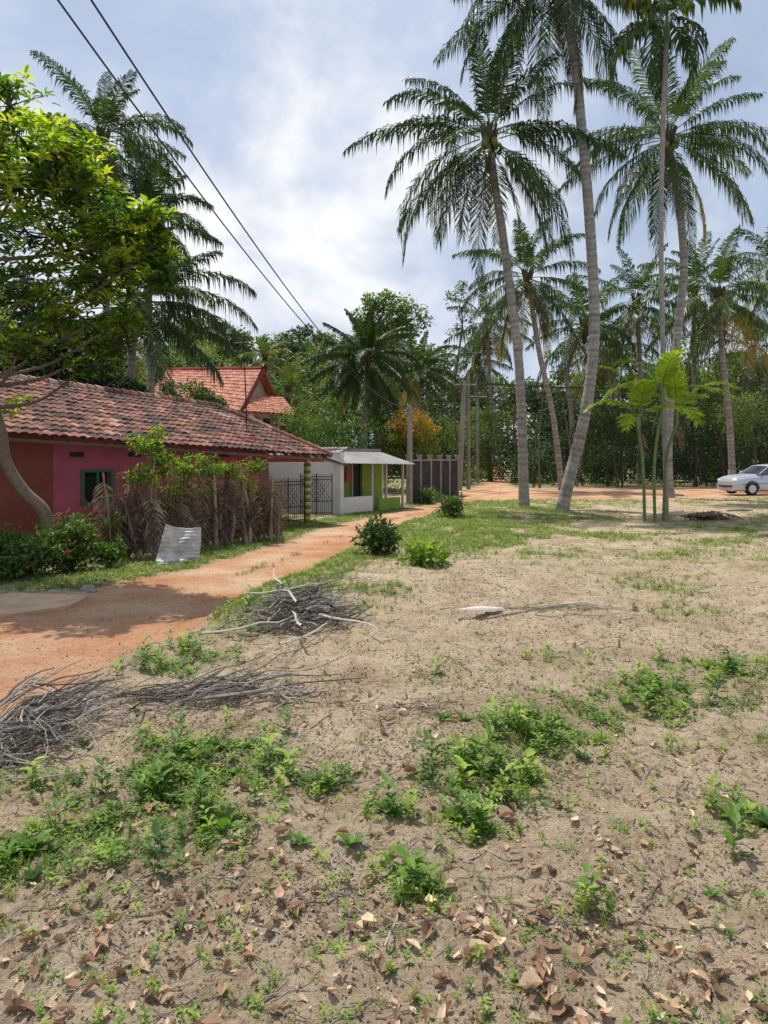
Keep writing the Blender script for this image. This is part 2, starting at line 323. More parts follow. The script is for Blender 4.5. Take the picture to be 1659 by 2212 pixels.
def palm(name,trunk,r0,r1,L=4.8,nf=30,expl=(),nl=78,ll=1.12,w=.058,droop=1.25,tint=.42,nuts=True,dead=3,emin=-62):
    trunk=np.array(trunk,float);trunk[0,2]=Tz(trunk[0,0],trunk[0,1])-.2
    pt=catmull(trunk,10);n=len(pt);s=np.linspace(0,1,n)
    dist=np.concatenate([[0],np.cumsum(np.linalg.norm(np.diff(pt,axis=0),axis=1))]);m=int(dist[-1]/.11)
    dd=np.linspace(0,dist[-1],m);pt=np.stack([np.interp(dd,dist,pt[:,k]) for k in range(3)],-1);s=dd/dist[-1]
    r=r0+(r1-r0)*s**.6+.45*r0*np.exp(-dd/.35);r=r*(1+.035*np.where(np.arange(m)%2==0,1,-1)+NR(0,.012,m))
    root=empty(name,trunk[0]);mb=MB();tint_=np.repeat(.5+.13*np.where(np.arange(m)%2==0,1,-1)+NR(0,.1,m),10)
    tube(mb,pt,r,10,0,.5);mb.T[-1]=tint_
    build('trunk',mb,[M_bark],root,smooth=True)
    mb=MB();P=pt[-1];ga=2.39996;a0=U(0,6.28)
    for (az,e,b,l) in expl:
        frond(mb,P+np.array([0,0,U(-.2,.3)]),math.radians(az),math.radians(e),math.radians(b),l,nl,ll,w,droop,0,1,tint+NR(0,.05),U(-.15,.15))
    for k in range(nf):
        f=k/max(nf-1,1);e=math.radians(84-(84-emin)*f**.85+NR(0,5));b=math.radians(34+55*min(1,f*1.4)+NR(0,10))
        if e<0:b=math.radians(U(20,40))
        tt=tint+NR(0,.06)+(.42 if f>.8 and U()<.5 else 0)
        frond(mb,P+np.array([0,0,.35*(1-f)-.15]),a0+k*ga+NR(0,.15),e,b,L*U(.85,1.05)*(.8 if f<.15 else 1),nl,ll,w,droop*(.7+.6*f),0,1,tt,U(-.25,.25))
    for k in range(dead):
        frond(mb,P-np.array([0,0,.3]),U(0,6.28),math.radians(-58),math.radians(30),L*.7,nl//2,ll*.8,w,1.3,2,1,.35)
    for k in range(26):
        a=U(0,6.28);q=np.array([math.cos(a)*r1*.8,math.sin(a)*r1*.8,0])
        tube(mb,[P+q-[0,0,U(.6,1.3)],P+q*1.7,P+q*3.2+[0,0,.5]],[.05,.09,.03],4,2,U(0,.35))
    build('fronds',mb,[M_palm,M_areca,M_dry],root)
    if nuts:
        mb=MB()
        N=int(U(8,16));a=U(0,6.28,N);rr=U(.2,.45,N)
        mb.inst(SV,SF,np.tile(np.eye(3)*.13,(N,1,1))*np.array([1,1,1.25]),P+np.stack([np.cos(a)*rr,np.sin(a)*rr,U(-.7,-.1,N)],-1),0,U(0,1,N))
        build('coconuts',mb,[M_nut],root,smooth=True)
    return root
def W(px,py,Y): return [(px-829.5)/1598*Y,Y,2+(985-py)/1598*Y]
palm('coconut_palm',[W(1132,1095,29),W(1130,1000,29),W(1122,800,29),W(1105,650,29),W(1085,500,29),W(1066,380,29),W(1058,300,29)],.21,.15,5.0,nf=16,
 expl=[(180,22,58,5.8),(195,2,75,5.2),(170,-12,75,5.4),(188,-30,55,6.0),(215,-38,45,5),(235,-45,40,5.2),(0,18,55,5.4),(350,-8,70,5.2),(15,-28,45,5.4),(20,52,50,5.8),(150,62,45,5.2),(110,80,22,5.2),(40,68,50,5.2),(330,-45,35,5),(200,45,80,4.8)],tint=.38)
palm('coconut_palm',[W(1212,1100,27.8),W(1226,1050,27.8),W(1256,930,27.8),W(1276,820,27.8),W(1284,700,27.8),W(1279,560,27.8),W(1268,400,27.8),W(1254,250,27.8),W(1243,130,27.8),W(1222,30,27.8),W(1195,-70,27.8)],.23,.17,5.2,nf=26,
 expl=[(180,-30,45,5.4),(195,-12,80,5.6),(170,-45,35,5),(0,-45,30,4.4),(265,-55,25,3.6),(150,-50,30,4.8),(200,-50,28,5),(220,-40,40,5)],tint=.35,emin=-68)
palm('coconut_palm',[W(1447,1078,34),W(1443,980,34),W(1450,840,34),W(1466,700,34),W(1477,580,34),W(1468,450,34),W(1442,300,34)],.21,.16,5.2,nf=26,
 expl=[(0,25,60,5.6),(350,5,70,5.2),(10,-15,60,5.4),(175,10,60,4.8),(190,-20,55,5),(165,-40,40,4.8),(20,60,45,5.4),(170,58,45,5)],tint=.46)
palm('coconut_palm',[W(1585,1045,42),W(1575,900,42),W(1560,760,42),W(1552,640,42)],.2,.15,4.8,nf=26,tint=.54)
palm('coconut_palm',[W(1215,1030,43),W(1195,900,43),W(1165,760,43),W(1140,600,43)],.19,.14,4.8,nf=26,tint=.48)
palm('coconut_palm',[W(1240,1030,50),W(1235,900,50),W(1225,800,50),W(1262,700,50)],.19,.14,4.8,nf=22,tint=.5,nl=50,w=.08)
palm('coconut_palm',[W(1380,1030,52),W(1385,850,52),W(1375,650,52)],.19,.14,5.0,nf=22,tint=.42,nl=50,w=.08)
palm('coconut_palm',[W(1520,1030,55),W(1500,850,55),W(1500,620,55)],.19,.14,4.8,nf=20,tint=.45,nl=50,w=.08)
palm('coconut_palm',[W(1690,1030,48),W(1680,850,48),W(1672,580,48)],.19,.14,5,nf=22,tint=.5,nl=50,w=.08)
palm('coconut_palm',[W(1085,1030,62),W(1060,850,62),W(1052,700,62)],.19,.14,4.3,nf=20,tint=.52,nl=40,w=.09)
palm('coconut_palm',[W(1035,1030,68),W(1030,850,68),W(1032,775,68)],.19,.14,3.8,nf=20,tint=.6,nl=40,w=.09)
palm('coconut_palm',[W(1320,1030,62),W(1325,850,62),W(1330,750,62)],.19,.14,4.6,nf=20,tint=.58,nl=40,w=.09)
palm('coconut_palm',[W(1600,1030,58),W(1610,850,58),W(1625,760,58)],.19,.14,4.6,nf=20,tint=.56,nl=40,w=.09)
palm('coconut_palm',[W(250,1040,36),W(235,800,36),W(225,500,36),W(222,300,36)],.2,.15,4.4,nf=24,expl=[(0,30,75,4.6),(10,10,80,4.6),(20,-10,60,4.4),(100,80,15,4)],tint=.42)
palm('coconut_palm',[W(330,1040,34),W(325,800,34),W(320,600,34),W(318,460,34)],.2,.15,3.6,nf=26,tint=.36)
palm('coconut_palm',[W(290,1040,30),W(280,880,30),W(285,760,30),W(300,660,30)],.2,.16,4.4,nf=24,expl=[(0,38,75,5),(5,20,70,5),(350,8,60,4.9),(10,-5,50,4.6)],tint=.4,emin=-32,dead=1)
palm('feather_palm',[W(788,1030,47),W(788,880,47),W(790,775,47)],.2,.16,4.2,nf=36,nl=90,ll=.8,w=.08,droop=1.4,tint=.4,nuts=False,dead=0,emin=-60)
palm('feather_palm',[W(905,1030,56),W(905,900,56),W(905,800,56)],.2,.16,3.8,nf=28,nl=60,ll=.75,w=.09,droop=1.3,tint=.57,nuts=False,dead=0,emin=-50)
for (x,y,Yd) in [(572,760,52),(622,830,50),(680,760,70),(560,800,60)]:
    palm('young_palm',[W(x,1040,Yd),W(x,y+60,Yd),W(x,y+20,Yd)],.1,.08,2.4,nf=14,nl=30,ll=.7,w=.09,droop=.9,tint=.66,nuts=False,dead=0,emin=-20)
def areca(name,stems,L,nf,tint,ll,w,r=.07,nl=34,leaf=M_areca,shaft=.9,emin=-25,droop=.9,dead=0,bend=(60,100),bark=M_bark):
    root=empty(name,(stems[0][0][0],stems[0][0][1],Tz(*stems[0][0][:2])));mt=MB();mf=MB()
    for st in stems:
        st=np.array(st,float);st[0,2]=Tz(st[0,0],st[0,1])-.1;pt=catmull(st,16);n=len(pt)
        tube(mt,pt,r*(1+.04*np.where(np.arange(n)%2==0,1,-1)),8,0,.5)
        P=pt[-1];tube(mt,[P,P+[0,0,shaft*.5],P+[0,0,shaft]],[r*1.1,r*1.5,r*.6],8,1,.6);P=P+[0,0,shaft*.85]
        a0=U(0,6.28)
        for k in range(nf):
            f=k/(nf-1);frond(mf,P,a0+k*2.4+NR(0,.2),math.radians(86-(86-emin)*f),math.radians(U(*bend)),L*U(.85,1.15),nl,ll,w,droop,0,0,tint+NR(0,.12),U(-.2,.2),.022,tv=.12)
        for k in range(dead):frond(mf,P-[0,0,.3],U(0,6.28),-1.2,.2,L*.5,14,ll*.5,w*.7,1.2,1,1,.6)
    build('stems',mt,[bark,M_stem],root,smooth=True);build('fronds',mf,[leaf,M_dry],root)
areca('areca_palm',[[W(1440,1115,24.6),W(1433,800,24.6),W(1428,500,24.6),W(1433,250,24.6),W(1440,95,24.6)]],2.5,13,.46,.8,.12,.085,leaf=M_palm,emin=-45,droop=1.4,bend=(60,100))
areca('young_areca_palm',[[W(1393,1128,22.3),W(1389,1000,22.3),W(1380,930,22.3)],[W(1415,1130,22.2),W(1414,1000,22.2),W(1430,875,22.2)],[W(1433,1120,22.6),W(1440,990,22.6),W(1462,915,22.6)]],1.75,6,.72,.58,.11,.05,nl=26,shaft=.5,emin=12,droop=.4,dead=1,bend=(35,85),bark=M_stem)
# ---------------------------------------------------------------- broadleaf trees
def tree(name,base,clumps,mat_,ls,ncl,nper,tint=.5,tpl='D',trunk_r=.2,crad=.3,tv=.18,limbs=True):
    base=np.array([base[0],base[1],Tz(base[0],base[1])-.1]);root=empty(name,base);mt=MB();mf=MB()
    cen=np.mean([c[0] for c in clumps],0);top=np.array([base[0]*.4+cen[0]*.6,base[1]*.4+cen[1]*.6,cen[2]-.6*max(c[1][2] for c in clumps)])
    mid=(base+top)/2+[NR(0,.3),0,0]
    if limbs:tube(mt,catmull([base,mid,top],6),np.linspace(trunk_r,trunk_r*.6,13),8,0,.5)
    for c,rd in clumps:
        c=np.array(c);rd=np.broadcast_to(rd,(3,))
        C=crownC(c,rd,ncl)
        if limbs:
            tube(mt,catmull([top,(top+c)/2+NR(0,.2,3)-[0,0,.2],c],5),np.linspace(trunk_r*.5,trunk_r*.15,11),5,0,.5)
            for q in C[:6]:tube(mt,[c,(c+q)/2+NR(0,.1,3),q],[trunk_r*.15,trunk_r*.1,.01],4,0,.5)
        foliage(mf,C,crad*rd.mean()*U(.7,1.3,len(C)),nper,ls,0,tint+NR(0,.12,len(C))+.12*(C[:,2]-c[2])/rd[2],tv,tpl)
    if limbs:build('trunk',mt,[M_bark2],root,smooth=True)
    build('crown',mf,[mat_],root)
tree('broadleaf_tree',W(850,1000,75)[:2],[(W(800,670,75),(1.9,1.7,1.6)),(W(845,660,76),(2.1,2,1.5)),(W(890,690,75),(1.8,1.6,1.6)),(W(850,720,75),(2.6,2,1.6)),(W(790,720,75),(1.5,1.5,1.3))],M_fol,.32,26,50,.66,crad=.42)
tree('slender_tree',W(1000,1000,60)[:2],[(W(985,640,60),(.9,.9,.8)),(W(1010,680,60),(.8,.8,.7)),(W(985,720,60),(1,1,.8)),(W(1010,770,60),(1,1,1)),(W(1000,625,60),(.6,.6,.5))],M_fol,.22,10,16,.6,crad=.4,trunk_r=.12)
for (px,top_,Yd) in [(1290,690,64),(1350,760,58),(1480,730,62),(1545,780,56),(1640,720,62),(1200,770,60)]:
    tree('slender_tree',W(px,1000,Yd)[:2],[(W(px+NR(0,22),top_+k*38,Yd+NR(0,.5)),(1.1,1.1,.9)) for k in range(5)],M_forest,.24,10,30,.65,crad=.45,trunk_r=.13)
tree('dark_broadleaf_tree',W(400,1010,38)[:2],[(W(395,860,37),(1.3,1.3,.8)),(W(440,872,37),(.9,.9,.6)),(W(350,875,37),(1,1,.8))],M_fol,.17,26,55,.35,crad=.4)
root=empty('croton_bush',(*W(885,1000,44)[:2],0));mf=MB();c=np.array(W(886,945,44));C=crownC(c,(1.65,1.6,1.7),150,.7)
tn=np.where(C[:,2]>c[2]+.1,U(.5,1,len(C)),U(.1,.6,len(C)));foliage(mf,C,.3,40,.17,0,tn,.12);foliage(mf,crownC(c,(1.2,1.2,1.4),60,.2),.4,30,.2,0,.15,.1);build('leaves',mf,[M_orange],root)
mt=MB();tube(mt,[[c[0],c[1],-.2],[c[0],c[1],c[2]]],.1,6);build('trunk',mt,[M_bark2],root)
# the near bright-leaved tree at the left
base=[-7.35,16.2,-.4];root=empty('almond_tree',base);mt=MB();mf=MB()
Q=lambda px,py,Y=14.2:np.array(W(px,py,Y))
main=catmull([Q(103,1190,16.2),Q(97,1110,16.2),Q(52,1062,16),Q(14,1000,15.8),Q(2,930,15.5),Q(-30,820,15),Q(-70,650,14.6),Q(-60,480,14.4),Q(-40,330,14.2)],8)
tube(mt,main,np.linspace(.15,.07,len(main)),8,0,.75)
cl=[((20,230),.8,24),((-80,320),1.3,30),((110,330),.9,36),((40,400),1.1,44),((185,410),.8,34),((-120,520),1.3,30),((120,510),1.05,40),((265,500),.75,34),((320,550),.55,22),((225,600),.85,32),((60,610),.8,16),
 ((140,690),.75,20),((240,730),.55,18),((50,740),.6,14),((-60,700),1,20),((190,790),.45,10),((330,470),.35,8),((0,320),.9,30),((190,320),.4,9),((345,610),.35,9),((280,680),.3,6)]
tips=[]
for (px,py),r_,n in cl:
    Yc=14.2+U(-1,1);c=Q(px,py,Yc);fr_=main[np.argmin(np.linalg.norm(main-(c-[0,0,1.2]),axis=1)+0*main[:,0])]
    br=catmull([fr_,(fr_+c)/2+[0,0,-.25],c],5);tube(mt,br,np.linspace(.05,.02,len(br)),5,0,.5)
    C=crownC(c,(r_,r_*1.3,r_*.8),n*2,.35)
    for q in C[:n]:
        tube(mt,[c,(c+q)/2+NR(0,.06,3),q],[.016,.012,.006],3,0,.5)
    tips.append(C)
tips=np.vstack(tips);N=len(tips);k=12
a=U(0,6.28,(N,1))+np.arange(k)*2.4;el=U(-.25,.9,(N,k))
D=np.stack([np.cos(a)*np.cos(el),np.sin(a)*np.cos(el),np.sin(el)],-1).reshape(-1,3)
P=np.repeat(tips,k,0)+D*.03+NR(0,.04,(N*k,3))
LV2=LV*np.array([.8,1,1.6])
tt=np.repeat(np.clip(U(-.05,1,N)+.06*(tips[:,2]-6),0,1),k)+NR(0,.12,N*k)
mf.inst(LV2,LF,basis(D,np.tile([0,0,1.],(N*k,1))+NR(0,.25,(N*k,3)),U(.14,.26,N*k)),P,0,np.clip(tt,0,1))
foliage(mf,[Q(20,885,15.3),Q(35,870,15.3),Q(45,860,15.3)],.16,16,.17,0,.85,.1,'L')
build('trunk',mt,[M_bark2],root,smooth=True);build('leaves',mf,[M_bright],root)
tree('dark_mango_tree',(-15,24),[((-15.5,24,9),(3,2.5,3)),((-13,25,6.2),(2.5,2,2)),((-11,25.5,4.9),(2,1.5,1.3)),((-16,23,5),(3,2,2.5)),((-10.2,27.5,4.3),(1.3,1.2,.7))],M_forest,.2,70,90,.3,crad=.3,trunk_r=.3)
# forest backdrop
mf=MB();mt=MB()
PX=[-400,0,120,300,390,460,520,580,640,700,760,830,920,960,1010,1060,1200,1300,1420,1500,1659,2100]
PT=[640,690,720,720,690,680,725,755,725,705,710,700,765,790,790,820,815,800,790,775,765,750]
for layer,(Y0,Y1,n,off) in enumerate([(58,70,50,75),(72,88,54,30),(92,115,60,0)]):
    for k in range(n):
        px=-350+2350*(k+U(-.3,.3))/n
        if layer<2 and abs(px-1095)<28:continue
        Y=U(Y0,Y1);top=np.interp(px,PX,PT)+off+U(-30,60);c=np.array(W(px,top,Y));R_=U(1.6,3.9);hz=c[2]
        if hz<3:hz=3
        col=U(.1,.9);ls=.25+.09*layer
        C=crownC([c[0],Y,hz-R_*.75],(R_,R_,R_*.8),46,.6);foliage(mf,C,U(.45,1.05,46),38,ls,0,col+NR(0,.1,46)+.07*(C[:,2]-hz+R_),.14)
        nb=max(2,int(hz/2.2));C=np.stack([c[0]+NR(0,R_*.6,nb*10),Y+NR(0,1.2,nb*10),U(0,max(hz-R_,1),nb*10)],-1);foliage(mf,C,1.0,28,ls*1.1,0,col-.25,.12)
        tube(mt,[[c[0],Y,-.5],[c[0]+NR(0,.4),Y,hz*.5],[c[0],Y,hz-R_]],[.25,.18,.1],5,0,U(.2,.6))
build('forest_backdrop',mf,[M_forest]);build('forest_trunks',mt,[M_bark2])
mf=MB();mt=MB();n=900
X=U(8.5,38,n);Yv=U(46.5,57,n);hh=np.interp(X,[8,12,16,24,30,36],[2.2,3.6,4.8,5,6,6]);Z=U(0,1,n)**.8*hh*(.5+.9*fbm(X,Yv,.4,2))
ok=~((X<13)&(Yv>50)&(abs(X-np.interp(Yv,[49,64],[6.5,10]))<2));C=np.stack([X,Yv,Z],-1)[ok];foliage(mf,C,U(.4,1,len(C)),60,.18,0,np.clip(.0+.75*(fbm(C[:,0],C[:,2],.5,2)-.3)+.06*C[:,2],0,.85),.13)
C=crownC((W(1600,900,46)),(1.6,1,1.5),50,.4);foliage(mf,C,.5,55,.16,0,.85,.12)
C=crownC((W(1300,900,50)),(2,1,1.2),40,.4);foliage(mf,C,.5,55,.16,0,.7,.12)
for k in range(40):
    x=U(9,36);y=U(45.8,54);h=U(3,8.5);tube(mt,catmull([[x,y,-.2],[x+NR(0,.25),y,h*.5],[x+NR(0,.7),y,h]],4),np.linspace(.08,.03,9),5,0,U(.1,.7))
build('thicket',mf,[M_forest]);build('thicket_stems',mt,[M_bark2])
mf=MB();C=[]
for (px,py,Y,r_,n,tn) in [(960,1035,46,1.1,20,.4),(1000,1040,50,1,16,.6),(1035,1020,58,1.6,24,.7),(1060,1000,66,1.8,24,.55),(700,930,44,2.2,40,.6),(650,925,42,1.6,30,.7),(750,940,42,1.6,26,.45),(950,960,50,2,30,.5),(840,1000,44,2.2,40,.3),(600,950,50,2.4,36,.5),(720,1000,46,2.6,40,.3)]:
    C=crownC(W(px,py,Y),(r_*1.2,r_,r_),n,.3);foliage(mf,C,r_*.35,55,.16,0,tn,.15)
build('roadside_shrubs',mf,[M_fol])
# ---------------------------------------------------------------- roof with tiles
def tiles(mb,A,B,C_,D_,mat=0,pu=.24,pv=.34,amp=.035,tb=.5):
    A,B,C_,D_=[np.array(q,float) for q in(A,B,C_,D_)]
    lu=max(np.linalg.norm(B-A),np.linalg.norm(C_-D_));lv=max(np.linalg.norm(D_-A),np.linalg.norm(C_-B))
    nu=int(lu/pu)*6;nv=max(2,int(lv/pv));vs=[]
    for k in range(nv):vs+=[k/nv,(k+.97)/nv]
    vs=np.array(vs);us=np.linspace(0,1,nu+1);Vv,Uu=np.meshgrid(vs,us,indexing='ij')
    P=(A*(1-Uu[...,None])+B*Uu[...,None])*(1-Vv[...,None])+(D_*(1-Uu[...,None])+C_*Uu[...,None])*Vv[...,None]
    nn=nrm(np.cross(B-A,D_-A));nn=nn*np.sign(nn[2])
    fu=(Uu*lu/pu)%1;h=amp*np.abs(np.sin(np.pi*fu))**.8*1.4;fv=(Vv*nv)%1;h=h+.035*(1-fv)
    iu=np.floor(Uu*lu/pu).astype(int);iv=np.floor(Vv*nv+1e-6).astype(int);rn=TAB[iu&255,(iv*7+3)&255]
    h=h+.025*(TAB[(iv*5)&255,iu&255]-.5)+.06*(fbm(Uu*lu,Vv*lv,.5,2)-.5)
    P=P+nn*h[...,None];tt=tb+.6*(rn-.5)
    a=np.arange(len(vs)-1)[:,None]*(nu+1);b=np.arange(nu)[None];Fq=np.stack([a+b,a+b+1,a+nu+2+b,a+nu+1+b],-1).reshape(-1,4)
    mb.add(P.reshape(-1,3),Fq,mat,tt)
# ---------------------------------------------------------------- long tiled house
d=np.array([.581,.814]);nb_=np.array([-.814,.581]);F0=np.array([-8.9,17.1])
def FP(t,o,z): q=F0+t*d+o*nb_;return [q[0],q[1],z]
root=empty('tiled_house',(*F0,-.3));mb=MB()
ez=lambda t:2.52-.045*t;rz_=lambda t:4.22-.052*t
tiles(mb,FP(-7,-.95,ez(-7)-.05),FP(10.9,-.95,ez(10.9)-.05),FP(9.2,3,rz_(9.2)),FP(-7,3,rz_(-7)),0,tb=.4)
tiles(mb,FP(10.9,6,2.1),FP(-7,6,2.4),FP(-7,3,rz_(-7)),FP(9.2,3,rz_(9.2)),0)
tiles(mb,FP(10.9,-.95,ez(10.9)-.05),FP(12.6,6,2.1),FP(9.4,3.2,rz_(9.2)),FP(9.2,3,rz_(9.2)),0)
for k in range(54):
    t_=-7+k*.3;tube(mb,[FP(t_,3,rz_(t_)+.05),FP(t_+.31,3,rz_(t_+.31)+.03)],[.13,.105],8,0,U(.5,1))
p0=np.array(FP(9.2,3,rz_(9.2)));p1=np.array(FP(10.9,-.95,ez(10.9)-.05))
for k in range(14):tube(mb,[p0+(p1-p0)*k/14+[0,0,.06],p0+(p1-p0)*(k+1)/14+[0,0,.04]],[.12,.1],8,0,U(.4,.9))
build('roof',mb,[M_tile],root)
mb=MB()
for (a,b_,mm) in [(-7,1.27,1),(1.27,2.07,0),(2.87,8.2,0)]:wall(mb,FP(a,0,0),FP(b_,0,0),.2,-.6,2.6,mm)
wall(mb,FP(2.07,0,0),FP(2.87,0,0),.2,-.6,.8,0);wall(mb,FP(2.07,0,0),FP(2.87,0,0),.2,1.6,2.6,0)
wall(mb,FP(8.2,.1,0),FP(8.2,5.5,0),.2,-.6,2.5,0);wall(mb,FP(8.4,1.9,0),FP(10.6,1.9,0),.2,-.6,2.3,0)
wall(mb,FP(-7,5.5,0),FP(8.1,5.5,0),.2,-.6,2.4,1)
build('walls',mb,[M_pink,M_red],root)
mb=MB();wall(mb,FP(2.07,.15,0),FP(2.87,.15,0),.02,.8,1.6,1)
for a,b_,z0,z1 in [(2.0,2.09,.74,1.66),(2.85,2.94,.74,1.66),(2.09,2.85,.74,.82),(2.09,2.85,1.58,1.66),(2.44,2.5,.82,1.58)]:wall(mb,FP(a,-.1,0),FP(b_,-.1,0),.06,z0,z1,0)
build('window',mb,[M_dgreen,M_dark],root)
mb=MB()
for t_ in(1.7,3.4,5.2,6.6):wall(mb,FP(t_,-.11,0),FP(t_+.38,-.11,0),.03,1.98,2.1,0)
build('vents',mb,[M_dark],root)
mb=MB()
for k in range(36):
    t_=-6.8+k*.5;tube(mb,[FP(t_,-.9,ez(t_)-.1),FP(t_,3,rz_(t_)-.1)],.04,4)
tube(mb,[FP(-7,-.85,ez(-7)-.16),FP(10.8,-.85,ez(10.8)-.16)],.04,4);build('rafters',mb,[M_wood],root)
mb=MB();c=FP(10.2,-.45,0)
for k in range(20):tube(mb,[[c[0],c[1],-.4+k*.12],[c[0],c[1],-.4+k*.12+.06],[c[0],c[1],-.4+k*.12+.118]],[.1,.135,.1],12,0,.0 if k%2 else .7)
build('porch_column',mb,[M_yel],root,smooth=True)
mb=MB();wall(mb,FP(6.2,-.45,0),FP(11,-.45,0),.16,1.8,1.93,0);build('porch_beam',mb,[M_maroon],root)
def gate(name,A,B,z0,z1,n=16):
    g=MB();A=np.array(A[:2]);B=np.array(B[:2])
    pt=lambda s,z:[*(A+(B-A)*s),z]
    for s in(0,.5,1):tube(g,[pt(s,z0),pt(s,z1+.12)],.025,6)
    for z in(z0+.06,z0+.5,z1-.1,z1):tube(g,[pt(0,z),pt(1,z)],.016,5)
    for k in range(n+1):tube(g,[pt(k/n,z0),pt(k/n,z1+.1)],[.009,.009],4)
    for k in range(-4,n//2+1):
        for sgn in(0,1):
            s0=k/(n/2);s1=s0+.5
            if s0<0 or s1>1.0:continue
            a,b_=(s0,s1) if sgn==0 else(s1,s0)
            tube(g,[pt(a,z0+.5),pt(b_,z1-.1)],.009,4)
    build(name,g,[M_iron])
gate('iron_gate',FP(8.4,-.5,0),FP(10.05,-.45,0),-.2,1.15)
gate('iron_gate',(-3.2,28.4),(-2.0,28.5),-.25,1.2)
mb=MB();c=FP(8.6,.8,0);tube(mb,[[c[0],c[1],1.2],[c[0]-.02,c[1],3.6],[c[0]-.12,c[1],5.9]],[.025,.022,.015],5)
tube(mb,[[c[0]-.4,c[1],5.75],[c[0]+.2,c[1],5.8]],.012,4)
for k in range(6):tube(mb,[[c[0]-.36+k*.1,c[1]-.2,5.76],[c[0]-.36+k*.1,c[1]+.2,5.76]],.008,4)
tube(mb,[[c[0]-.02,c[1],5.9],[c[0]-.32,c[1]-.1,5.9]],.01,4);build('tv_antenna',mb,[M_iron])
# ---------------------------------------------------------------- small white and green house
P0=np.array([-1.74,29.4]);dd=nrm(np.array([2.59,3.3]));nn=np.array([-dd[1],dd[0]])
def HP(t,o): q=P0+dd*t+nn*o;return q
root=empty('small_green_house',(*P0,-.3))
mb=MB();wall(mb,HP(0,-.1),HP(0,5),.2,-.6,2.15);wall(mb,HP(-.0,5),HP(4.2,5),.2,-.6,2.1);wall(mb,HP(4.2,1.2),HP(4.2,5),.2,-.6,2.1)
wall(mb,HP(.1,0),HP(1.95,0),.16,-.6,.34);build('white_walls',mb,[M_white],root)
mb=MB();wall(mb,HP(.1,1.2),HP(.5,1.2),.16,-.6,2.1);wall(mb,HP(.5,1.2),HP(1.15,1.2),.16,-.6,.75);wall(mb,HP(.5,1.2),HP(1.15,1.2),.16,1.75,2.1);wall(mb,HP(1.15,1.2),HP(2.0,1.2),.16,-.6,2.1);wall(mb,HP(2.7,1.2),HP(4.1,1.2),.16,-.6,2.1);wall(mb,HP(2.0,1.2),HP(2.7,1.2),.16,1.8,2.1)
wall(mb,HP(2.4,0),HP(3.9,0),.12,-.6,.2);build('green_walls',mb,[M_green],root)
mb=MB();wall(mb,HP(.5,1.25),HP(1.15,1.25),.04,.75,1.75);wall(mb,HP(2.0,1.25),HP(2.7,1.25),.04,-.6,1.8);build('openings',mb,[M_dark],root)
mb=MB();wall(mb,HP(.46,1.09),HP(.52,1.09),.08,.7,1.8);wall(mb,HP(1.12,1.09),HP(1.18,1.09),.08,.7,1.8);wall(mb,HP(.8,1.09),HP(.84,1.09),.06,.7,1.8)
for t_ in(2.0,2.95,4.15):
    q=HP(t_,-.0);box(mb,[q[0],q[1],.6],[.09,.09,2.3],.9)
q=HP(1.95,1.05);box(mb,[q[0],q[1],.6],[.06,.06,2.2],.9);build('posts_and_frames',mb,[M_cream],root)
def corr(mb,A,B,C_,D_,per=.08,amp=.015,th=.0,mat=0,crump=0):
    A,B,C_,D_=[np.array(q,float) for q in(A,B,C_,D_)];L_=np.linalg.norm(B-A);n=int(L_/per)*6;u=np.linspace(0,1,n+1);v=np.linspace(0,1,13)
    Vv,Uu=np.meshgrid(v,u,indexing='ij');P=(A*(1-Uu[...,None])+B*Uu[...,None])*(1-Vv[...,None])+(D_*(1-Uu[...,None])+C_*Uu[...,None])*Vv[...,None]
    N_=nrm(np.cross(B-A,D_-A));P=P+N_*(amp*np.sin(Uu*L_/per*2*np.pi)+crump*(fbm(Uu*3,Vv*3,1,3)-.5))[...,None]
    a=np.arange(12)[:,None]*(n+1);b=np.arange(n)[None];Fq=np.stack([a+b,a+b+1,a+n+2+b,a+n+1+b],-1).reshape(-1,4);mb.add(P.reshape(-1,3),Fq,mat,.5+.1*np.sin(Uu*9).ravel())
mb=MB();A=[*HP(-.25,-.45),1.72];B=[*HP(4.5,-.45),1.64];C_=[*HP(4.5,1.6),2.2];D_=[*HP(-.25,1.6),2.24];corr(mb,A,B,C_,D_,.15,.02);build('awning_roof',mb,[M_zinc],root)
mb=MB();q=[HP(-.6,1.5),HP(4.5,1.5),HP(4.5,5.3),HP(-.6,5.3)];Vb=[[*a,2.2] for a in q]+[[*a,2.32] for a in q];mb.add(Vb,BQ)
build('roof_slab',mb,[M_conc],root)
mb=MB()
for k in range(7):
    q=HP(-.2+k*.75,-.4);q2=HP(-.2+k*.75,1.5);tube(mb,[[*q,1.65],[*q2,2.12]],.03,4)
build('roof_battens',mb,[M_wood],root)
mb=MB()
for (t_,w_,c_) in [(.35,.25,.1),(1.5,.3,.9)]:
    a=HP(t_,1.0);b_=HP(t_+w_,1.0);wall(mb,a,b_,.03,.9,1.5,0,c_)
build('hanging_clothes',mb,[mat('cloth',[(0,(.05,.06,.12)),(1,(.45,.1,.08))],rough=.9)],root)
mb=MB();wall(mb,(-4.9,29.9),(-1.86,29.55),.2,-.6,1.75);build('white_boundary_wall',mb,[M_white])
mb=MB();corr(mb,[-4.7,30.2,2.05],[-1.9,30.1,2.1],[-1.6,33,2.4],[-4.5,33,2.35],.15,.02);wall(mb,(-4.6,33),(-1.7,33),.1,-.5,2.3,1)
wall(mb,(-4.5,30.4),(-4.5,32.9),.1,-.5,2.0,1);wall(mb,(-4.4,30.35),(-2,30.3),.1,1.7,2.03,1);build('lean_to_shed',mb,[M_zinc,M_wood])
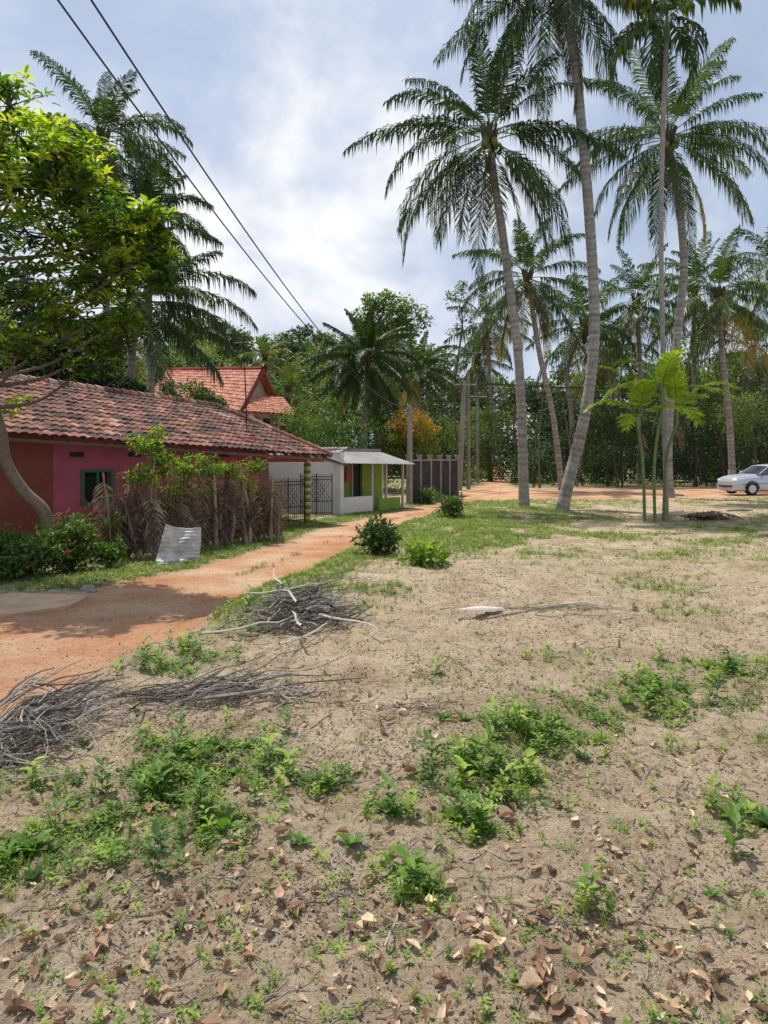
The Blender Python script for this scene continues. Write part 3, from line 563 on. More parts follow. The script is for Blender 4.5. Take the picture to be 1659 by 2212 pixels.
# ---------------------------------------------------------------- boundary wall with pillars
A=np.array([1.15,34.9]);B=np.array([4.1,41.5]);root=empty('pillared_wall',(*A,-.3));mb=MB();mp=MB();n=5
wall(mb,A,B,.1,-.6,1.75);build('panels',mb,[M_dconc],root)
for k in range(n+1):
    q=A+(B-A)*k/n;box(mp,[q[0],q[1],.72],[.17,.17,2.5],1.15);box(mp,[q[0],q[1],2.02],[.24,.24,.08],1.15)
wall(mp,A,B,.14,1.752,1.82)
build('pillars',mp,[M_conc],root)
def pole(name,b,top,r,sq=False,arm=None):
    mb=MB();b=np.array([b[0],b[1],Tz(b[0],b[1])-.3]);top=np.array(top)
    tube(mb,[b,(b+top)/2,top],[r,r*.9,r*.75],4 if sq else 8)
    if arm:
        tube(mb,[top-[arm,0,.25],top+[arm,0,-.25]],.05,4)
        for s in(-1,-.4,.4,1):tube(mb,[top+[arm*s,0,-.22],top+[arm*s,0,-.05]],[.05,.035],6)
    build(name,mb,[M_conc])
pole('concrete_post',(1.2,34.3),(1.2,34.3,4.3),.14,True)
pole('utility_pole',W(992,1065,45)[:2],W(1004,822,45),.16,arm=.7)
pole('utility_pole',W(1012,1065,46)[:2],W(1012,800,46),.13,True)
pole('utility_pole',W(1032,1050,55)[:2],W(1032,850,55),.13,arm=.6)
pole('utility_pole',W(1860,1050,52)[:2],W(1860,800,52),.13,arm=.6)
def wire(mb,a,b_,sag,r=.012):
    a=np.array(a,float);b_=np.array(b_,float);s=np.linspace(0,1,40)[:,None];P=a+(b_-a)*s;P[:,2]-=(4*sag*s*(1-s))[:,0];tube(mb,P,r,4)
mb=MB()
e1=[1.2,34.3,4.25];e2=[1.25,34.3,4.15]
for near,e,far in((W(125,0,7),e1,(-5.2,-6.5,8.6)),(W(197,0,7),e2,(-4.9,-6.5,8.6))):
    wire(mb,e,near,.95,.013);wire(mb,near,far,0,.013)
pt=W(1004,822,45)
for k in range(4):
    s=(-.7,-.3,.3,.7)[k];wire(mb,[pt[0]+s,pt[1],pt[2]-.1-.0*k],[33.5+s,52,8-.1],.7,.018)
    wire(mb,[pt[0]+s*.5,pt[1],pt[2]-.5-.25*k],[33.5,52,7.3-.3*k],.9,.018)
for k in range(3):wire(mb,[1.2,34.3,4.2-.2*k],[pt[0],pt[1],pt[2]-.3-.3*k],.5,.013)
wire(mb,e1,FP(10.5,-.4,2.2),.5,.01);wire(mb,[1.2,34.3,3.6],W(865,960,40),.2,.01)
wire(mb,pt,W(1032,850,55),.3);build('power_lines',mb,[M_wire])
# ---------------------------------------------------------------- two storey house behind
root=empty('two_storey_house',(-9.5,45,0))
mb=MB()
R0=np.array(W(362,799,49));R1=np.array(W(566,797,46))
E0=np.array(W(325,850,46.5));E1=np.array(W(518,888,42.5));B0=R0*2-E0;B1=R1*2-E1;B0[2]=E0[2];B1[2]=E1[2]
tiles(mb,E0,E1,R1,R0,0,.26,.36,.03);tiles(mb,B1,B0,R0,R1,0,.26,.36,.03)
L0=np.array(W(525,888,42));L1=np.array(W(640,897,43));L2=np.array(W(608,858,46));L3=np.array(W(552,856,45))
tiles(mb,L0,L1,L2,L3,0,.26,.36,.03);L4=np.array(W(625,890,49));tiles(mb,L1,L4,L2+[.05,.1,0],L2,0,.26,.36,.03)
tiles(mb,W(600,950,43),W(662,955,42),W(640,930,45),W(590,905,46),0,.26,.36,.03)
build('roof',mb,[M_tile2],root)
mb=MB()
for a,b_ in((E1,R1),(R1,B1)):
    dlt=np.array([.12,-.12,.02]);a=a+dlt;b_=b_+dlt;mb.add([a-[0,0,.25],b_-[0,0,.25],b_+[0,0,.06],a+[0,0,.06]],[[0,1,2,3]])
    a=a+[.02,.05,0];b_=b_+[.02,.05,0];mb.add([a-[0,0,.25],b_-[0,0,.25],b_+[0,0,.06],a+[0,0,.06]],[[0,1,2,3]])
tube(mb,[R0+[0,0,.05],R1+[0,0,.05]],.12,6);tube(mb,[L0,L1,L4],.07,4);build('barge_boards',mb,[M_maroon],root)
mb=MB();G=[(E1*.93+R1*.07),(B1*.93+R1*.07),R1];G=[g-np.array([.35,-.2,.18]) for g in G];mb.add(G,[[0,1,2]])
c0=E0[:2]+(B0-E0)[:2]*.1+nrm((E1-E0)[:2])*.5;c1=E1[:2]+(B1-E1)[:2]*.1-nrm((E1-E0)[:2])*.4;c2=B1[:2]-(B1-E1)[:2]*.1-nrm((E1-E0)[:2])*.4;c3=B0[:2]-(B0-E0)[:2]*.1+nrm((E1-E0)[:2])*.5
for a,b_ in((c0,c1),(c1,c2),(c2,c3),(c3,c0)):wall(mb,a,b_,.15,-.4,4.75)
build('walls',mb,[M_cream],root)
mb=MB()
for q in(W(545,920,42.6),W(603,925,43.4),W(628,925,47)):box(mb,[q[0],q[1],2.4],[.22,.22,4.2])
wall(mb,W(545,0,42.6),W(603,0,43.4),.1,2.9,3.2);build('balcony_columns',mb,[M_cream],root)
mb=MB()
for s in(.3,.65):
    a=c1+(c2-c1)*s+np.array([.12,-.05]);b_=a+nrm(c2-c1)*1.1;wall(mb,a,b_,.04,3.2,4.4)
build('windows',mb,[M_dark],root)
# ---------------------------------------------------------------- dry frond fence and vine
root=empty('dry_frond_fence',(-4.6,18.2,-.3));mb=MB();A=np.array([-6.1,15.9]);B=np.array([-3.05,20.4])
for k in range(110):
    s=k/109+NR(0,.012);q=A+(B-A)*s+NR(0,.1,2);z=Tz(*q);h=U(1.3,2.4)
    if k%4==0:tube(mb,catmull([[q[0],q[1],z-.1],[q[0]+NR(0,.05),q[1],z+h*.5],[q[0]+NR(0,.16),q[1],z+h]],4),.018,4,0,U(.2,.9))
    frond(mb,[q[0],q[1],z-.05 if k%2 else z+U(1.2,2.0)],U(0,6.28),math.radians(U(68,90) if k%2 else U(-88,-65)),math.radians(U(-5,25)),U(1.0,2.1),20,.5,.05,.7,0,0,U(.1,.8),0,.018)
for k in range(7):
    s=(.5+.5*k/6)+NR(0,.02);q=A+(B-A)*s+[.15,-.15];z=Tz(*q)
    P_=catmull([[q[0],q[1],z-.1],[q[0]+NR(0,.06),q[1],z+.8],[q[0]+NR(0,.2),q[1],z+U(1.1,2.3)]],5);tube(mb,P_,np.linspace(.07,.025,len(P_)),6,0,U(.5,.95))
for z_ in(.5,1.3):tube(mb,[[*(A+(B-A)*s),z_-.2+.05*math.sin(s*9)] for s in np.linspace(0,1,12)],.018,4,0,.3)
build('fronds_and_sticks',mb,[M_dry],root)
root=empty('climbing_vine',(-4.4,18.4,1.4));mf=MB();C=[]
for (px,py,r_,n) in [(310,960,.42,22),(350,1000,.5,28),(400,1010,.5,28),(300,1030,.4,18),(380,1060,.4,16),(450,1010,.45,24),(500,1020,.4,20),(545,1010,.35,16),(440,1060,.35,12),(340,940,.25,8),(535,1045,.3,10),(240,1130,.25,8),(350,1090,.3,10)]:
    s=np.interp(px,[210,590],[0,1]);Yc=A[1]+(B[1]-A[1])*s-.25;C.append(crownC(W(px,py,Yc),(r_,r_*.7,r_*.7),n,.2))
C=np.vstack(C);foliage(mf,C,.17,28,.085,0,U(.2,.8,len(C)),.12,'L')
for k in range(40):
    q=C[rng.integers(len(C))];tube(mf,[q,q+NR(0,.2,3)-[0,0,.3],q+NR(0,.2,3)-[0,0,.9]],.008,3,1,.3)
build('leaves',mf,[M_bright,M_bark2],root)
mb=MB();corr(mb,[-3.98,15.95,-.34],[-4.02,16.2,.4],[-4.72,15.95,.5],[-4.85,15.6,-.34],.075,.014,crump=.4);build('corrugated_sheet',mb,[M_sheet],smooth=True)
# ---------------------------------------------------------------- shrubs
def bush(name,px,py,Y,rx,rz,n,ls,m_,tint,tpl='L',nper=22,flowers=0):
    x=(px-829.5)/1598*Y;z=Tz(x,Y);mf=MB();C=crownC([x,Y,z+rz],(rx,rx,rz),n,.25);C[:,2]=np.maximum(C[:,2],z+.06)
    foliage(mf,C,.13+ls*.5,nper,ls,0,tint+NR(0,.1,len(C)),.13,tpl)
    for q in C[::2]:tube(mf,[[x+NR(0,.05),Y+NR(0,.05),z-.05],[(x+q[0])/2,(Y+q[1])/2,(z+q[2])/2+.05],q],[.012,.009,.004],3,1,.4)
    if flowers:
        Cf=C[rng.integers(len(C),size=flowers)]+NR(0,.08,(flowers,3))+[0,-.1,.08];foliage(mf,Cf,.035,12,.04,2,.6,.2,'D')
    build(name,mf,[m_,M_bark2,M_flower])
bush('dark_shrub',815,1200,15.3,.38,.38,60,.12,M_fol,.28)
bush('leafy_shrub',912,1230,13.4,.34,.24,30,.16,M_weed,.75,nper=12)
bush('small_shrub',975,1120,24,.5,.4,50,.12,M_fol,.6)
bush('flowering_shrub',150,1190,14.6,.55,.6,90,.12,M_fol,.5,flowers=15)
bush('garden_shrub',50,1250,13.9,.75,.42,110,.11,M_fol,.45,flowers=3)
bush('garden_shrub',235,1210,15,.35,.3,30,.1,M_bright,.3)
bush('garden_shrub',-60,1230,13.6,.8,.6,90,.11,M_fol,.35)
bush('roadside_bush',926,1085,35,.5,.5,40,.12,M_fol,.55)
# ---------------------------------------------------------------- ground cover
def plant(kind):
    q=MB()
    if kind==0:
        n=9;a=np.arange(n)*2.4+U(0,1);el=U(.15,.9,n);D=np.stack([np.cos(a)*np.cos(el),np.sin(a)*np.cos(el),np.sin(el)],-1)
        q.inst(LV,LF,basis(D,np.tile([0,0,1.],(n,1)),U(.6,1.1,n)),np.zeros((n,3)))
    elif kind==1:
        n=12;a=np.arange(n)*2.4+U(0,1);el=U(.0,.7,n);D=np.stack([np.cos(a)*np.cos(el),np.sin(a)*np.cos(el),np.sin(el)],-1)
        P=np.stack([NR(0,.04,n),NR(0,.04,n),np.linspace(.1,1.3,n)],-1);q.inst(LV,LF,basis(D,np.tile([0,0,1.],(n,1)),U(.4,.8,n)),P)
        q.add([[-.02,0,0],[.02,0,0],[0,0,1.3],[0,-.02,0],[0,.02,0]],[[0,1,2],[3,4,2]])
    elif kind==2:
        n=22;P=np.stack([NR(0,.5,n),NR(0,.5,n),U(.03,.4,n)],-1);D=NR(0,1,(n,3))*[1,1,.35];q.inst(LV,LF,basis(D,np.tile([0,0,1.],(n,1)),U(.25,.5,n)),P)
    else:
        for k in range(9):
            a=U(0,6.28);l=U(.5,1.2);sp_=U(.1,.7);w=.035;dx=np.array([math.cos(a),math.sin(a),0]);sd=np.array([-dx[1],dx[0],0])*w;b0=NR(0,.12,3)*[1,1,0]
            m1=b0+dx*sp_*.4*l+np.array([0,0,.6*l]);t_=b0+dx*sp_*l+np.array([0,0,.85*l]);q.add([b0-sd,b0+sd,m1-sd*.8,m1+sd*.8,t_],[[0,1,3],[0,3,2],[2,3,4]])
    return q.merged()
def sample(n,ymin,ymax,fn,pw=1.,wid=.62,xm=0):
    u=U(0,1,n);y=ymin*(ymax/ymin)**(u**pw);x=U(-1,1,n)*(y*wid+.8)
    a=fn(x,y);k=U(0,1,n)<a;return x[k],y[k]
def scatter(mb,kind,x,y,s0,s1,m_,t0,t1,dz=0):
    for v in range(4):
        Vt,Ft=plant(kind);k=np.arange(len(x))%4==v;n=k.sum()
        if n==0:continue
        mb.inst(Vt,Ft,yawR(U(0,6.28,n),U(s0,s1,n),NR(0,.12,n)),np.stack([x[k],y[k],T(x[k],y[k])+dz],-1),m_,U(t0,t1,n))
wb=MB()
x,y=sample(56000,2.4,13,lambda x,y:(grassm(x,y)**1.5)*.42*(fbm(x,y,3.5,2)>.46));scatter(wb,2,x,y,.045,.11,0,.1,.95)
x,y=sample(24000,2.4,11,lambda x,y:(grassm(x,y)**2)*.36*(fbm(x+5,y,2.5,2)>.46));scatter(wb,1,x,y,.05,.14,0,.1,1)
x,y=sample(9000,2.4,11,lambda x,y:(grassm(x,y)**2)*.3);scatter(wb,0,x,y,.05,.12,0,.1,.9)
x,y=sample(6200,2.4,20,lambda x,y:.2*(1-roadm(x,y))+0*x);scatter(wb,1,x,y,.015,.05,0,.3,1)
x,y=sample(6200,2.4,20,lambda x,y:.25*(1-roadm(x,y))+0*x);scatter(wb,2,x,y,.02,.06,0,.3,1)
for (px,py,s,k) in [(880,1890,.14,0),(840,1770,.12,0),(1590,1790,.13,1),(1585,1850,.16,1),(1340,1400,.13,3),(700,1700,.1,0),(480,1800,.15,0),(650,1840,.1,0),(760,1840,.1,0),(1040,1795,.09,1),(60,1830,.15,0),(20,1850,.14,0),(390,1600,.15,1),(385,1640,.15,1),(1200,1560,.13,0),(930,1930,.08,0),(860,1960,.08,1),(1540,1930,.07,0),(1060,1640,.12,1),(1255,1960,.07,1),(120,1780,.13,1),(550,1750,.1,1),(340,1720,.14,1),(430,1760,.13,1)]:
    Y=3196/(py-985);X=np.array([(px-829.5)/1598*Y]);Y=np.array([Y]);Vt,Ft=plant(k);wb.inst(Vt,Ft,yawR(U(0,6,1),np.array([s])),np.stack([X,Y,T(X,Y)],-1),0,.5)
build('weeds',wb,[M_weed],origin=(0,0,0))
gb=MB()
x,y=sample(60000,9,36,lambda x,y:grassm(x,y)**1.6*.8,pw=.8,wid=.6);scatter(gb,3,x,y,.05,.11,0,.15,.9)
x,y=sample(34000,12,36,lambda x,y:grassm(x,y)**1.6*.7,pw=.8,wid=.6);scatter(gb,2,x,y,.07,.16,0,.1,.9)
x,y=sample(9000,12,34,lambda x,y:.3*(1-roadm(x,y))+0*x,pw=.8,wid=.6);scatter(gb,2,x,y,.05,.12,0,.2,.9)
x,y=sample(7000,2.4,11,lambda x,y:grassm(x,y)*.6);scatter(gb,3,x,y,.04,.1,0,.2,.95)
x,y=sample(800,2.4,14,lambda x,y:.3*(1-roadm(x,y)));scatter(gb,3,x,y,.03,.07,0,.3,1)
build('grass',gb,[M_grass],origin=(0,0,0))
# dead leaves
db=MB()
def dl(x,y,s0,s1,lift=.006):
    n=len(x)
    for v in range(7):
        k=np.arange(n)%7==v;m_=k.sum()
        if m_==0:continue
        Vt=LV*np.array([U(.8,1.5),1,1]);Vt[:,2]+=U(.1,.7)*(Vt[:,1]-.5)**2*2+U(.2,1.8)*Vt[:,0]**2*3-.05+U(-.5,.5)*Vt[:,0]*Vt[:,1]
        Vt[:,0]+=U(-.25,.25)*(Vt[:,1]-.5)**2*2
        Vt[:,1]-=.5;Vt[:,2]-=Vt[:,2].min()*.6
        db.inst(Vt,LF,yawR(U(0,6.28,m_),U(s0,s1,m_),NR(0,.3,m_)),np.stack([x[k],y[k],T(x[k],y[k])+lift+U(0,.01,m_)],-1),0,U(.05,1,m_)**.9)
x,y=sample(3600,2.2,5.2,lambda x,y:np.clip(1.0-.25*(y-2.2),.1,1)*ss(.38,.66,fbm(x,y,2.3,3))*.42+.07);dl(x,y,.03,.085)
x,y=sample(9500,2.2,14,lambda x,y:(.2*ss(.42,.6,fbm(x,y,1.2,3))+.09)*(1-roadm(x,y)));dl(x,y,.018,.055)
for (px,py,n,r_) in [(1030,2030,28,.15),(1230,2080,14,.15),(780,2060,12,.15),(550,1860,12,.1),(1340,1840,5,.06),(860,1540,16,.25),(830,1700,5,.1),(1440,2180,9,.13),(600,1990,6,.1),(1110,1760,9,.1),(200,2110,9,.18),(100,2180,8,.17),(1560,2180,6,.14),(1180,2180,10,.16),(300,1760,12,.15)]:
    Y=3196/(py-985);X=(px-829.5)/1598*Y;dl(X+NR(0,r_,n),Y+NR(0,r_*.8,n),.05,.1,.012)
build('dead_leaves',db,[M_dead],origin=(0,0,0))
# crumbs and leaf flakes
cb=MB();OV=np.array([[1,0,0],[-1,0,0],[0,1,0],[0,-1,0],[0,0,.8],[0,0,-.6]])*[1,.8,.7];OF=np.array([[0,2,4],[2,1,4],[1,3,4],[3,0,4],[2,0,5],[1,2,5],[3,1,5],[0,3,5]])
x,y=sample(36000,2.2,11,lambda x,y:.12+.75*ss(.45,.62,fbm(x,y,2.2,3)))
n=len(x);cb.inst(OV,OF,basis(NR(0,1,(n,3)),NR(0,1,(n,3)),np.abs(NR(0,.004,n))+.002),np.stack([x,y,T(x,y)+.002],-1),0,U(0,1,n))
x,y=sample(9500,6,26,lambda x,y:.5+0*x);n=len(x);cb.inst(OV,OF,basis(NR(0,1,(n,3)),NR(0,1,(n,3)),U(.005,.018,n)),np.stack([x,y,T(x,y)+.004],-1),0,U(0,1,n))
x,y=sample(74000,3,28,lambda x,y:(.08+.75*ss(.45,.62,fbm(x+7,y,1.3,4)))*(1-roadm(x,y)));n=len(x)
cb.inst(DV-[0,.5,0],DF,yawR(U(0,6.28,n),U(.008,.02,n)*(1+y*.1),NR(0,.5,n)),np.stack([x,y,T(x,y)+.006],-1),0,U(0,.9,n))
build('soil_crumbs',cb,[M_crumb],origin=(0,0,0))
tb=MB()
def twig(x,y,L,a,r,tint,z=0,curv=.15,tilt=0.,k=4):
    s=np.linspace(-.5,.5,6);c1=NR(0,curv);c2=NR(0,curv*.5)
    px=x+np.cos(a)*s*L-np.sin(a)*(c1*(s*s-.1)*L*2+c2*L*s**3*6);py=y+np.sin(a)*s*L+np.cos(a)*(c1*(s*s-.1)*L*2+c2*L*s**3*6)
    pz=T(px,py)+z+r+tilt*(s+.5)*L+.02*L*np.abs(NR(0,1,6))
    tube(tb,np.stack([px,py,pz],-1),r*np.linspace(1,.45,6),k,0,tint)
x,y=sample(4800,2.3,16,lambda x,y:(.25+.6*ss(.45,.6,fbm(x+3,y,1.5,3)))*(1-roadm(x,y)))
for a,b_ in zip(x,y):twig(a,b_,abs(NR(0,.12))+.03,U(0,3.14),U(.001,.0035)*(1+b_*.06),U(0,.8),curv=.3)
for (px,py,L,a,r,t_) in [(860,1990,.5,1.35,.004,.95),(950,2010,.45,.55,.006,.3),(1430,2000,.35,-.15,.005,.1),(90,2010,.55,.5,.004,.9),(670,1985,.3,-.8,.004,.2),(1300,2010,.3,.2,.003,.3),(60,1690,1.0,.35,.009,.6),(30,1640,.8,-.5,.01,.6),(1000,1450,.5,1.9,.008,.15),(960,1440,.4,1.2,.006,.15),(1250,1340,1.1,.1,.01,.6),(1120,1330,1.6,.15,.012,.3)]:
    Y=3196/(py-985);twig((px-829.5)/1598*Y,Y,L,a,r,t_)
build('twigs',tb,[M_stick],origin=(0,0,0))
def pile(cx,cy,rx,ry,h,n,ang,spread,L0,L1,tt=(.0,.95),r0=.004,r1=.013):
    global tb
    tb=MB()
    for k in range(n):
        q=NR(0,.45,2);q=q*min(1,1/max(np.linalg.norm(q),.01));x=cx+q[0]*rx;y=cy+q[1]*ry;f=max(0,1-np.linalg.norm(q))
        twig(x,y,U(L0,L1)*U(.5,1),ang+NR(0,spread),U(r0,r1)*U(.6,1.1),U(*tt),z=U(0,1)*h*f,curv=.17,tilt=NR(0,.15),k=5)
    for k in range(n//4):
        x=cx+NR(0,rx*.6);y=cy+NR(0,ry*.6);twig(x,y,U(L0*.3,L1*.5),U(0,3.14),r0*.8,U(*tt),z=.03,tilt=U(-.1,.7),curv=.3)
pile(-1.0,9.15,.72,.95,.5,250,.3,.8,.4,1.15,r1=.018)
for (a,L,ang,z) in [((-1.1,8.6),1.1,1.9,.36),((-.95,8.0),.9,1.75,.2),((-.8,7.8),.9,1.1,.08),((-1.3,9),1.0,1.9,.5),((-1.5,8.3),1.1,.5,.1),((-.4,8.4),.9,-.5,.1)]:twig(a[0],a[1],L,ang,.018,.95,z=z,curv=.12)
build('brushwood_pile',tb,[M_stick])
pile(-2.62,5.5,.58,.85,.42,270,.6,.8,.3,1.0);build('brushwood_pile',tb,[M_stick])
pile(-1.4,6.1,.7,.28,.14,80,.35,.45,.4,1.3,r0=.004,r1=.012)
twig(-.95,5.95,1.0,.12,.016,.6,z=.05,curv=.15);twig(-.9,6.3,1.1,.3,.009,.2,z=.05);twig(-1.0,6.7,1.0,.8,.007,.2,z=.03,tilt=.15);twig(-.7,6.5,1.0,.5,.006,.3,z=.03,tilt=.1)
build('brushwood_pile',tb,[M_stick])
tb=MB()
for k in range(45):twig(.35+NR(0,.16),5.7+NR(0,.12),U(.15,.45),.35+NR(0,.4),.0025,U(0,.5),z=U(0,.03))
for k in range(40):twig(2.15+NR(0,.35),9.6+NR(0,.1),U(.3,.8),.08+NR(0,.2),.004,U(.3,.9),z=U(0,.03))
build('dry_frond_litter',tb,[M_stick],origin=(0,0,0))
mb=MB();s=np.linspace(0,1,14);a=np.linspace(-1.25,1.25,7);S_,A_=np.meshgrid(s,a,indexing='ij');wd=.085*np.sin(np.pi*np.clip(S_*.93+.05,0,1))**.8*(.5+.7*S_)
sx=.92+S_*.6;sy=9.3+np.sin(A_)*wd+.1*S_;sz=Tz(1.2,9.3)+.04-(1-np.cos(A_))*wd+.03*np.sin(S_*3.1)+.03
i=np.arange(13)[:,None]*7;j=np.arange(6)[None];mb.add(np.stack([sx,sy,sz+.04],-1).reshape(-1,3),np.stack([i+j,i+j+1,i+8+j,i+7+j],-1).reshape(-1,4))
build('palm_spathe',mb,[flat('pale_husk',(.55,.5,.44),rough=.7,nscale=14,nstr=.5)],smooth=True)
mb=MB();pp=[(-7.2,10.8),(-6.2,10.4),(-5.3,10.6),(-4.75,11.2),(-4.8,12.0),(-6,12.25),(-7.4,11.9)];zt=-.262;k_=len(pp)
Vs=[[a,b_,zt] for a,b_ in pp]+[[a,b_,zt-.2] for a,b_ in pp];mb.add(Vs,[list(range(k_))]);mb.add(Vs,[[k,(k+1)%k_,(k+1)%k_+k_,k+k_] for k in range(k_)]);build('concrete_slab',mb,[flat('sandy_concrete',(.5,.34,.22),rough=.95,nscale=3,nstr=.7,bump=.5)])
mb=MB()
for k in range(12):
    x_=U(-6.5,-4.8);y_=12.55+NR(0,.2);s_=U(.03,.09);Vr=SV*np.array([s_*1.4,s_,s_*.6])*(1+NR(0,.12,(len(SV),1)));mb.add(Vr+[x_,y_,Tz(x_,y_)+.01],SF,0,U(.3,1))
build('stones',mb,[M_conc])
mb=MB();q=W(1492,1120,23)
for k in range(16):frond(mb,[q[0]+NR(0,.3),23+NR(0,.2),.1],U(-.5,.6),U(.0,.5),1.0,U(.8,1.4),14,.3,.06,.8,0,0,U(.1,.5))
build('fallen_dry_frond',mb,[M_dry])
mb=MB()
for (px,py,L,a) in [(1463,1076,.7,.2),(1250,1120,.5,.1),(1600,1105,1.,-.1)]:
    Y=3196/(py-985);x_=(px-829.5)/1598*Y;z=Tz(x_,Y)+.04;tube(mb,[[x_-L/2,Y,z],[x_,Y,z+.03],[x_+L/2,Y+.1,z]],[.03,.05,.03],6,0,.5)
build('fallen_logs',mb,[M_stick])
# ---------------------------------------------------------------- car
cx,cy=16.35,34.3;ang=math.radians(9);root=empty('parked_car',(cx,cy,Tz(17.5,34.5)));zc=Tz(17.5,34.5)+.01
Rc=np.array([[math.cos(ang),-math.sin(ang),0],[math.sin(ang),math.cos(ang),0],[0,0,1]])
def CW(P):return np.asarray(P,float)@Rc.T+[cx,cy,zc]
def loft(mb,rings,mat=0,caps=True):
    rings=np.array(rings);n,k=rings.shape[:2];i=np.arange(n-1)[:,None]*k;j=np.arange(k)[None];j2=(j+1)%k
    mb.add(CW(rings.reshape(-1,3)),np.stack([i+j,i+j2,i+k+j2,i+k+j],-1).reshape(-1,4),mat,.6)
    if caps:
        for r_ in(rings[0],rings[-1]):mb.add(CW(r_),[list(range(k))],mat,.6)
xs=np.array([0,.05,.2,.5,.9,1.3,2,2.8,3.5,3.9,4.15,4.28,4.32]);zt=np.interp(xs,[0,.05,.2,.5,1.3,2,3.5,3.9,4.15,4.28,4.32],[.6,.74,.83,.9,.97,.98,1.0,1.0,.96,.86,.6]);hw=np.interp(xs,[0,.2,.5,2,3.8,4.2,4.32],[.66,.76,.82,.84,.82,.76,.68])
rings=[]
for x_,z_,h_ in zip(xs,zt,hw):
    half=[(0,z_+.03),(h_*.6,z_+.02),(h_*.88,z_-.02),(h_*.98,z_-.12),(h_*1.01,z_*.62),(h_,.38),(h_*.96,.24),(h_*.7,.18)]
    rings.append([[x_,.84+a,b_] for a,b_ in half]+[[x_,.84-a,b_] for a,b_ in half[:0:-1]])
mb=MB();loft(mb,rings)
roof=[];
for x_,z_,h_ in [(1.82,1.36,.55),(1.95,1.41,.58),(2.5,1.45,.6),(3.0,1.42,.58),(3.12,1.38,.56)]:
    roof.append([[x_,.84+h_,z_-.05],[x_,.84+h_*.7,z_],[x_,.84,z_+.012],[x_,.84-h_*.7,z_],[x_,.84-h_,z_-.05],[x_,.84,z_-.07]])
loft(mb,roof)
for sgn in(-1,1):
    for a,b_,r_ in [((1.2,.77,.97),(1.85,.57,1.36),.03),((2.42,.8,.98),(2.42,.6,1.39),.035),((3.72,.74,1.0),(3.1,.56,1.37),.05),((1.85,.575,1.36),(3.1,.575,1.37),.03)]:
        tube(mb,CW([[a[0],.84+sgn*a[1],a[2]],[b_[0],.84+sgn*b_[1],b_[2]]]),r_,5,0,.6)
    tube(mb,CW([[1.5,.84+sgn*.82,1.02],[1.45,.84+sgn*.97,1.05]]),[.05,.07],6,0,.6)
build('body',mb,[M_car],root,smooth=False)
mb=MB();g=[]
for x_,zb,z_,h0,h_ in [(1.14,.95,.96,.76,.74),(1.86,.95,1.375,.785,.55),(2.5,.96,1.41,.79,.575),(3.08,.98,1.375,.78,.55),(3.78,.98,.99,.73,.7)]:
    g.append([[x_,.84-h0,zb],[x_,.84-h_,z_-.03],[x_,.84-h_*.6,z_],[x_,.84+h_*.6,z_],[x_,.84+h_,z_-.03],[x_,.84+h0,zb]])
loft(mb,g);build('windows',mb,[M_glass],root)
mb=MB()
for x_ in(.82,3.42):
    for y0,sgn in((0,-1),(1.68,1)):
        c_=np.array([x_,.84+sgn*.74,.3]);tube(mb,CW([c_-[0,.1,0],c_+[0,.1,0]]),.3,20,0,.5)
        for s_ in(-.1,.1):
            a=np.arange(20)*2*math.pi/20;mb.add(CW(np.stack([c_[0]+.3*np.cos(a),np.full(20,c_[1]+s_),c_[2]+.3*np.sin(a)],-1)),[list(range(20))],0)
            mb.add(CW(np.stack([c_[0]+.19*np.cos(a),np.full(20,c_[1]+s_*1.05),c_[2]+.19*np.sin(a)],-1)),[list(range(20))],1,.5)
        a=np.linspace(0,math.pi,14);yy=.84+sgn*.835
        tube(mb,CW(np.stack([x_+.345*np.cos(a),np.full(14,yy),.3+.345*np.sin(a)],-1)),.03,4,0,.5)
build('wheels',mb,[M_rubber,M_rim],root)
mb=MB()
tube(mb,CW([[.03,.3,.42],[-.03,.84,.4],[.03,1.38,.42]]),.05,6,0,.5)
tube(mb,CW([[.35,.02,.52],[2,.0,.55],[4.0,.02,.52]]),.016,4,0,.5)
for x_ in(1.3,2.42,3.3):tube(mb,CW([[x_,.012,.3],[x_,.02,.93]]),.008,4,0,.5)
build('trim',mb,[M_rubber],root)
mb=MB()
for y_ in(.28,1.4):
    V_=SV*[.1,.2,.08]+[.1,y_,.68];mb.add(CW(V_),SF,0,.6)
build('headlamps',mb,[M_lamp],root,smooth=True)
mb=MB();q=W(1578,1060,38);box(mb,[q[0],q[1],.5],[.18,.18,1.6]);build('gate_post',mb,[M_conc])
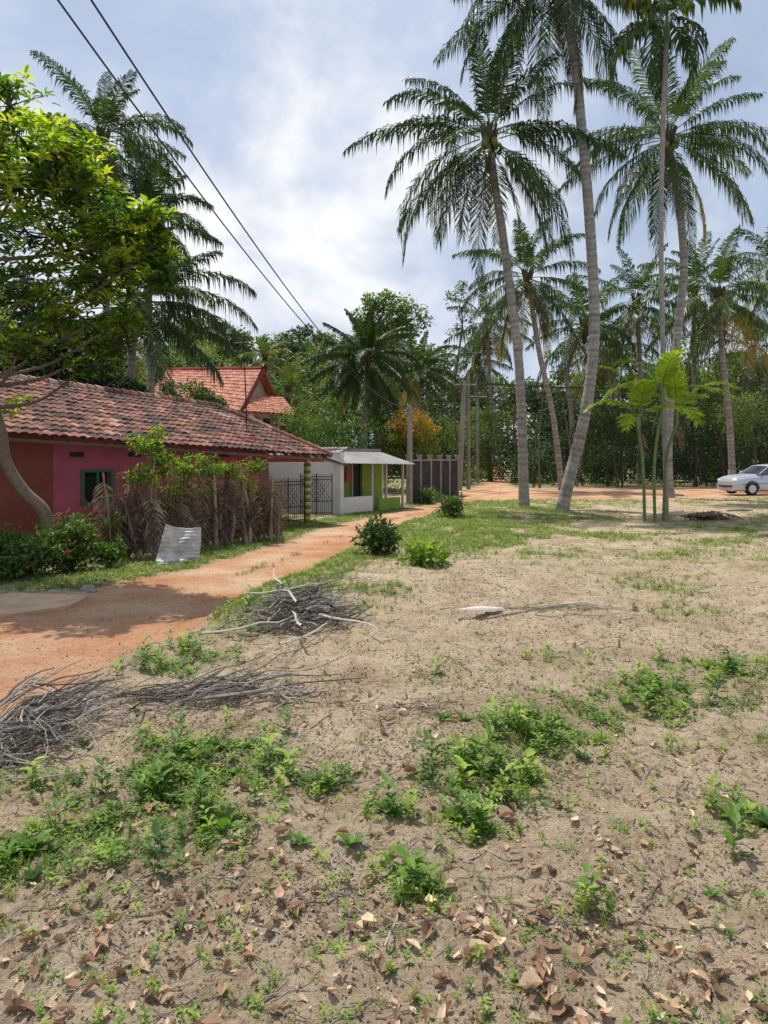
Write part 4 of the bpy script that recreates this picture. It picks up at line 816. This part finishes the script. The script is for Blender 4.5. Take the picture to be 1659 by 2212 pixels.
# ---------------------------------------------------------------- light, sky, camera
S=Vector((-.26,.36,1.0)).normalized()
el=math.asin(S.z);rot=math.atan2(S.x,S.y)
L=bpy.data.lights.new('sun','SUN');L.energy=5.0;L.angle=math.radians(.6);L.color=(1,.95,.86)
lo=bpy.data.objects.new('sun',L);link(lo);lo.rotation_euler=S.to_track_quat('Z','Y').to_euler()
w=bpy.data.worlds.new('World');bpy.context.scene.world=w;w.use_nodes=True;nt=w.node_tree;nt.nodes.clear()
out=nt.nodes.new('ShaderNodeOutputWorld');bg=nt.nodes.new('ShaderNodeBackground')
sk=nt.nodes.new('ShaderNodeTexSky');sk.sky_type='NISHITA';sk.sun_disc=False;sk.sun_elevation=el;sk.sun_rotation=rot;sk.air_density=1.2;sk.dust_density=1.5
tc=nt.nodes.new('ShaderNodeTexCoord');mp=nt.nodes.new('ShaderNodeMapping');mp.inputs['Scale'].default_value=(1,1,1.35);mp.inputs['Location'].default_value=(.35,.1,.2)
nt.links.new(tc.outputs['Generated'],mp.inputs['Vector'])
n1=noise(nt,2.0,9,.5,mp.outputs[0],.25);n2=noise(nt,4.2,10,.56,mp.outputs[0],.25);n3=noise(nt,1.6,3,.5,mp.outputs[0])
r1=ramp(nt,[(.36,(0,0,0)),(.5,(1,1,1))]);nt.links.new(n1,r1.inputs[0])
cr=ramp(nt,[(.42,(5.0,6.0,8.0)),(.5,(5.9,6.8,8.5)),(.56,(7.6,8.2,9.3)),(.63,(10.2,10.3,10.5))])
nt.links.new(mth(nt,'ADD',mth(nt,'MULTIPLY',n2,.7),mth(nt,'MULTIPLY',n3,.3)),cr.inputs[0])
mx=nt.nodes.new('ShaderNodeMix');mx.data_type='RGBA'
nt.links.new(mth(nt,'ADD',mth(nt,'MULTIPLY',r1.outputs[0],.3),.66),mx.inputs[0]);nt.links.new(sk.outputs[0],mx.inputs[6]);nt.links.new(cr.outputs[0],mx.inputs[7])
nt.links.new(mx.outputs[2],bg.inputs[0]);bg.inputs[1].default_value=.1;nt.links.new(bg.outputs[0],out.inputs[0])
cam=bpy.data.cameras.new('camera');co=bpy.data.objects.new('camera',cam);link(co);co.location=(0,0,2);co.rotation_euler=(math.pi/2,0,0)
cam.sensor_fit='VERTICAL';cam.sensor_height=36;cam.lens=26;cam.shift_y=-121/2212;cam.clip_end=2000;cam.clip_start=.05
sc=bpy.context.scene;sc.camera=co;sc.view_settings.view_transform='Standard';sc.view_settings.look='None';sc.view_settings.exposure=0
print('verts',sum(len(o.data.vertices) for o in bpy.data.objects if o.type=='MESH'))
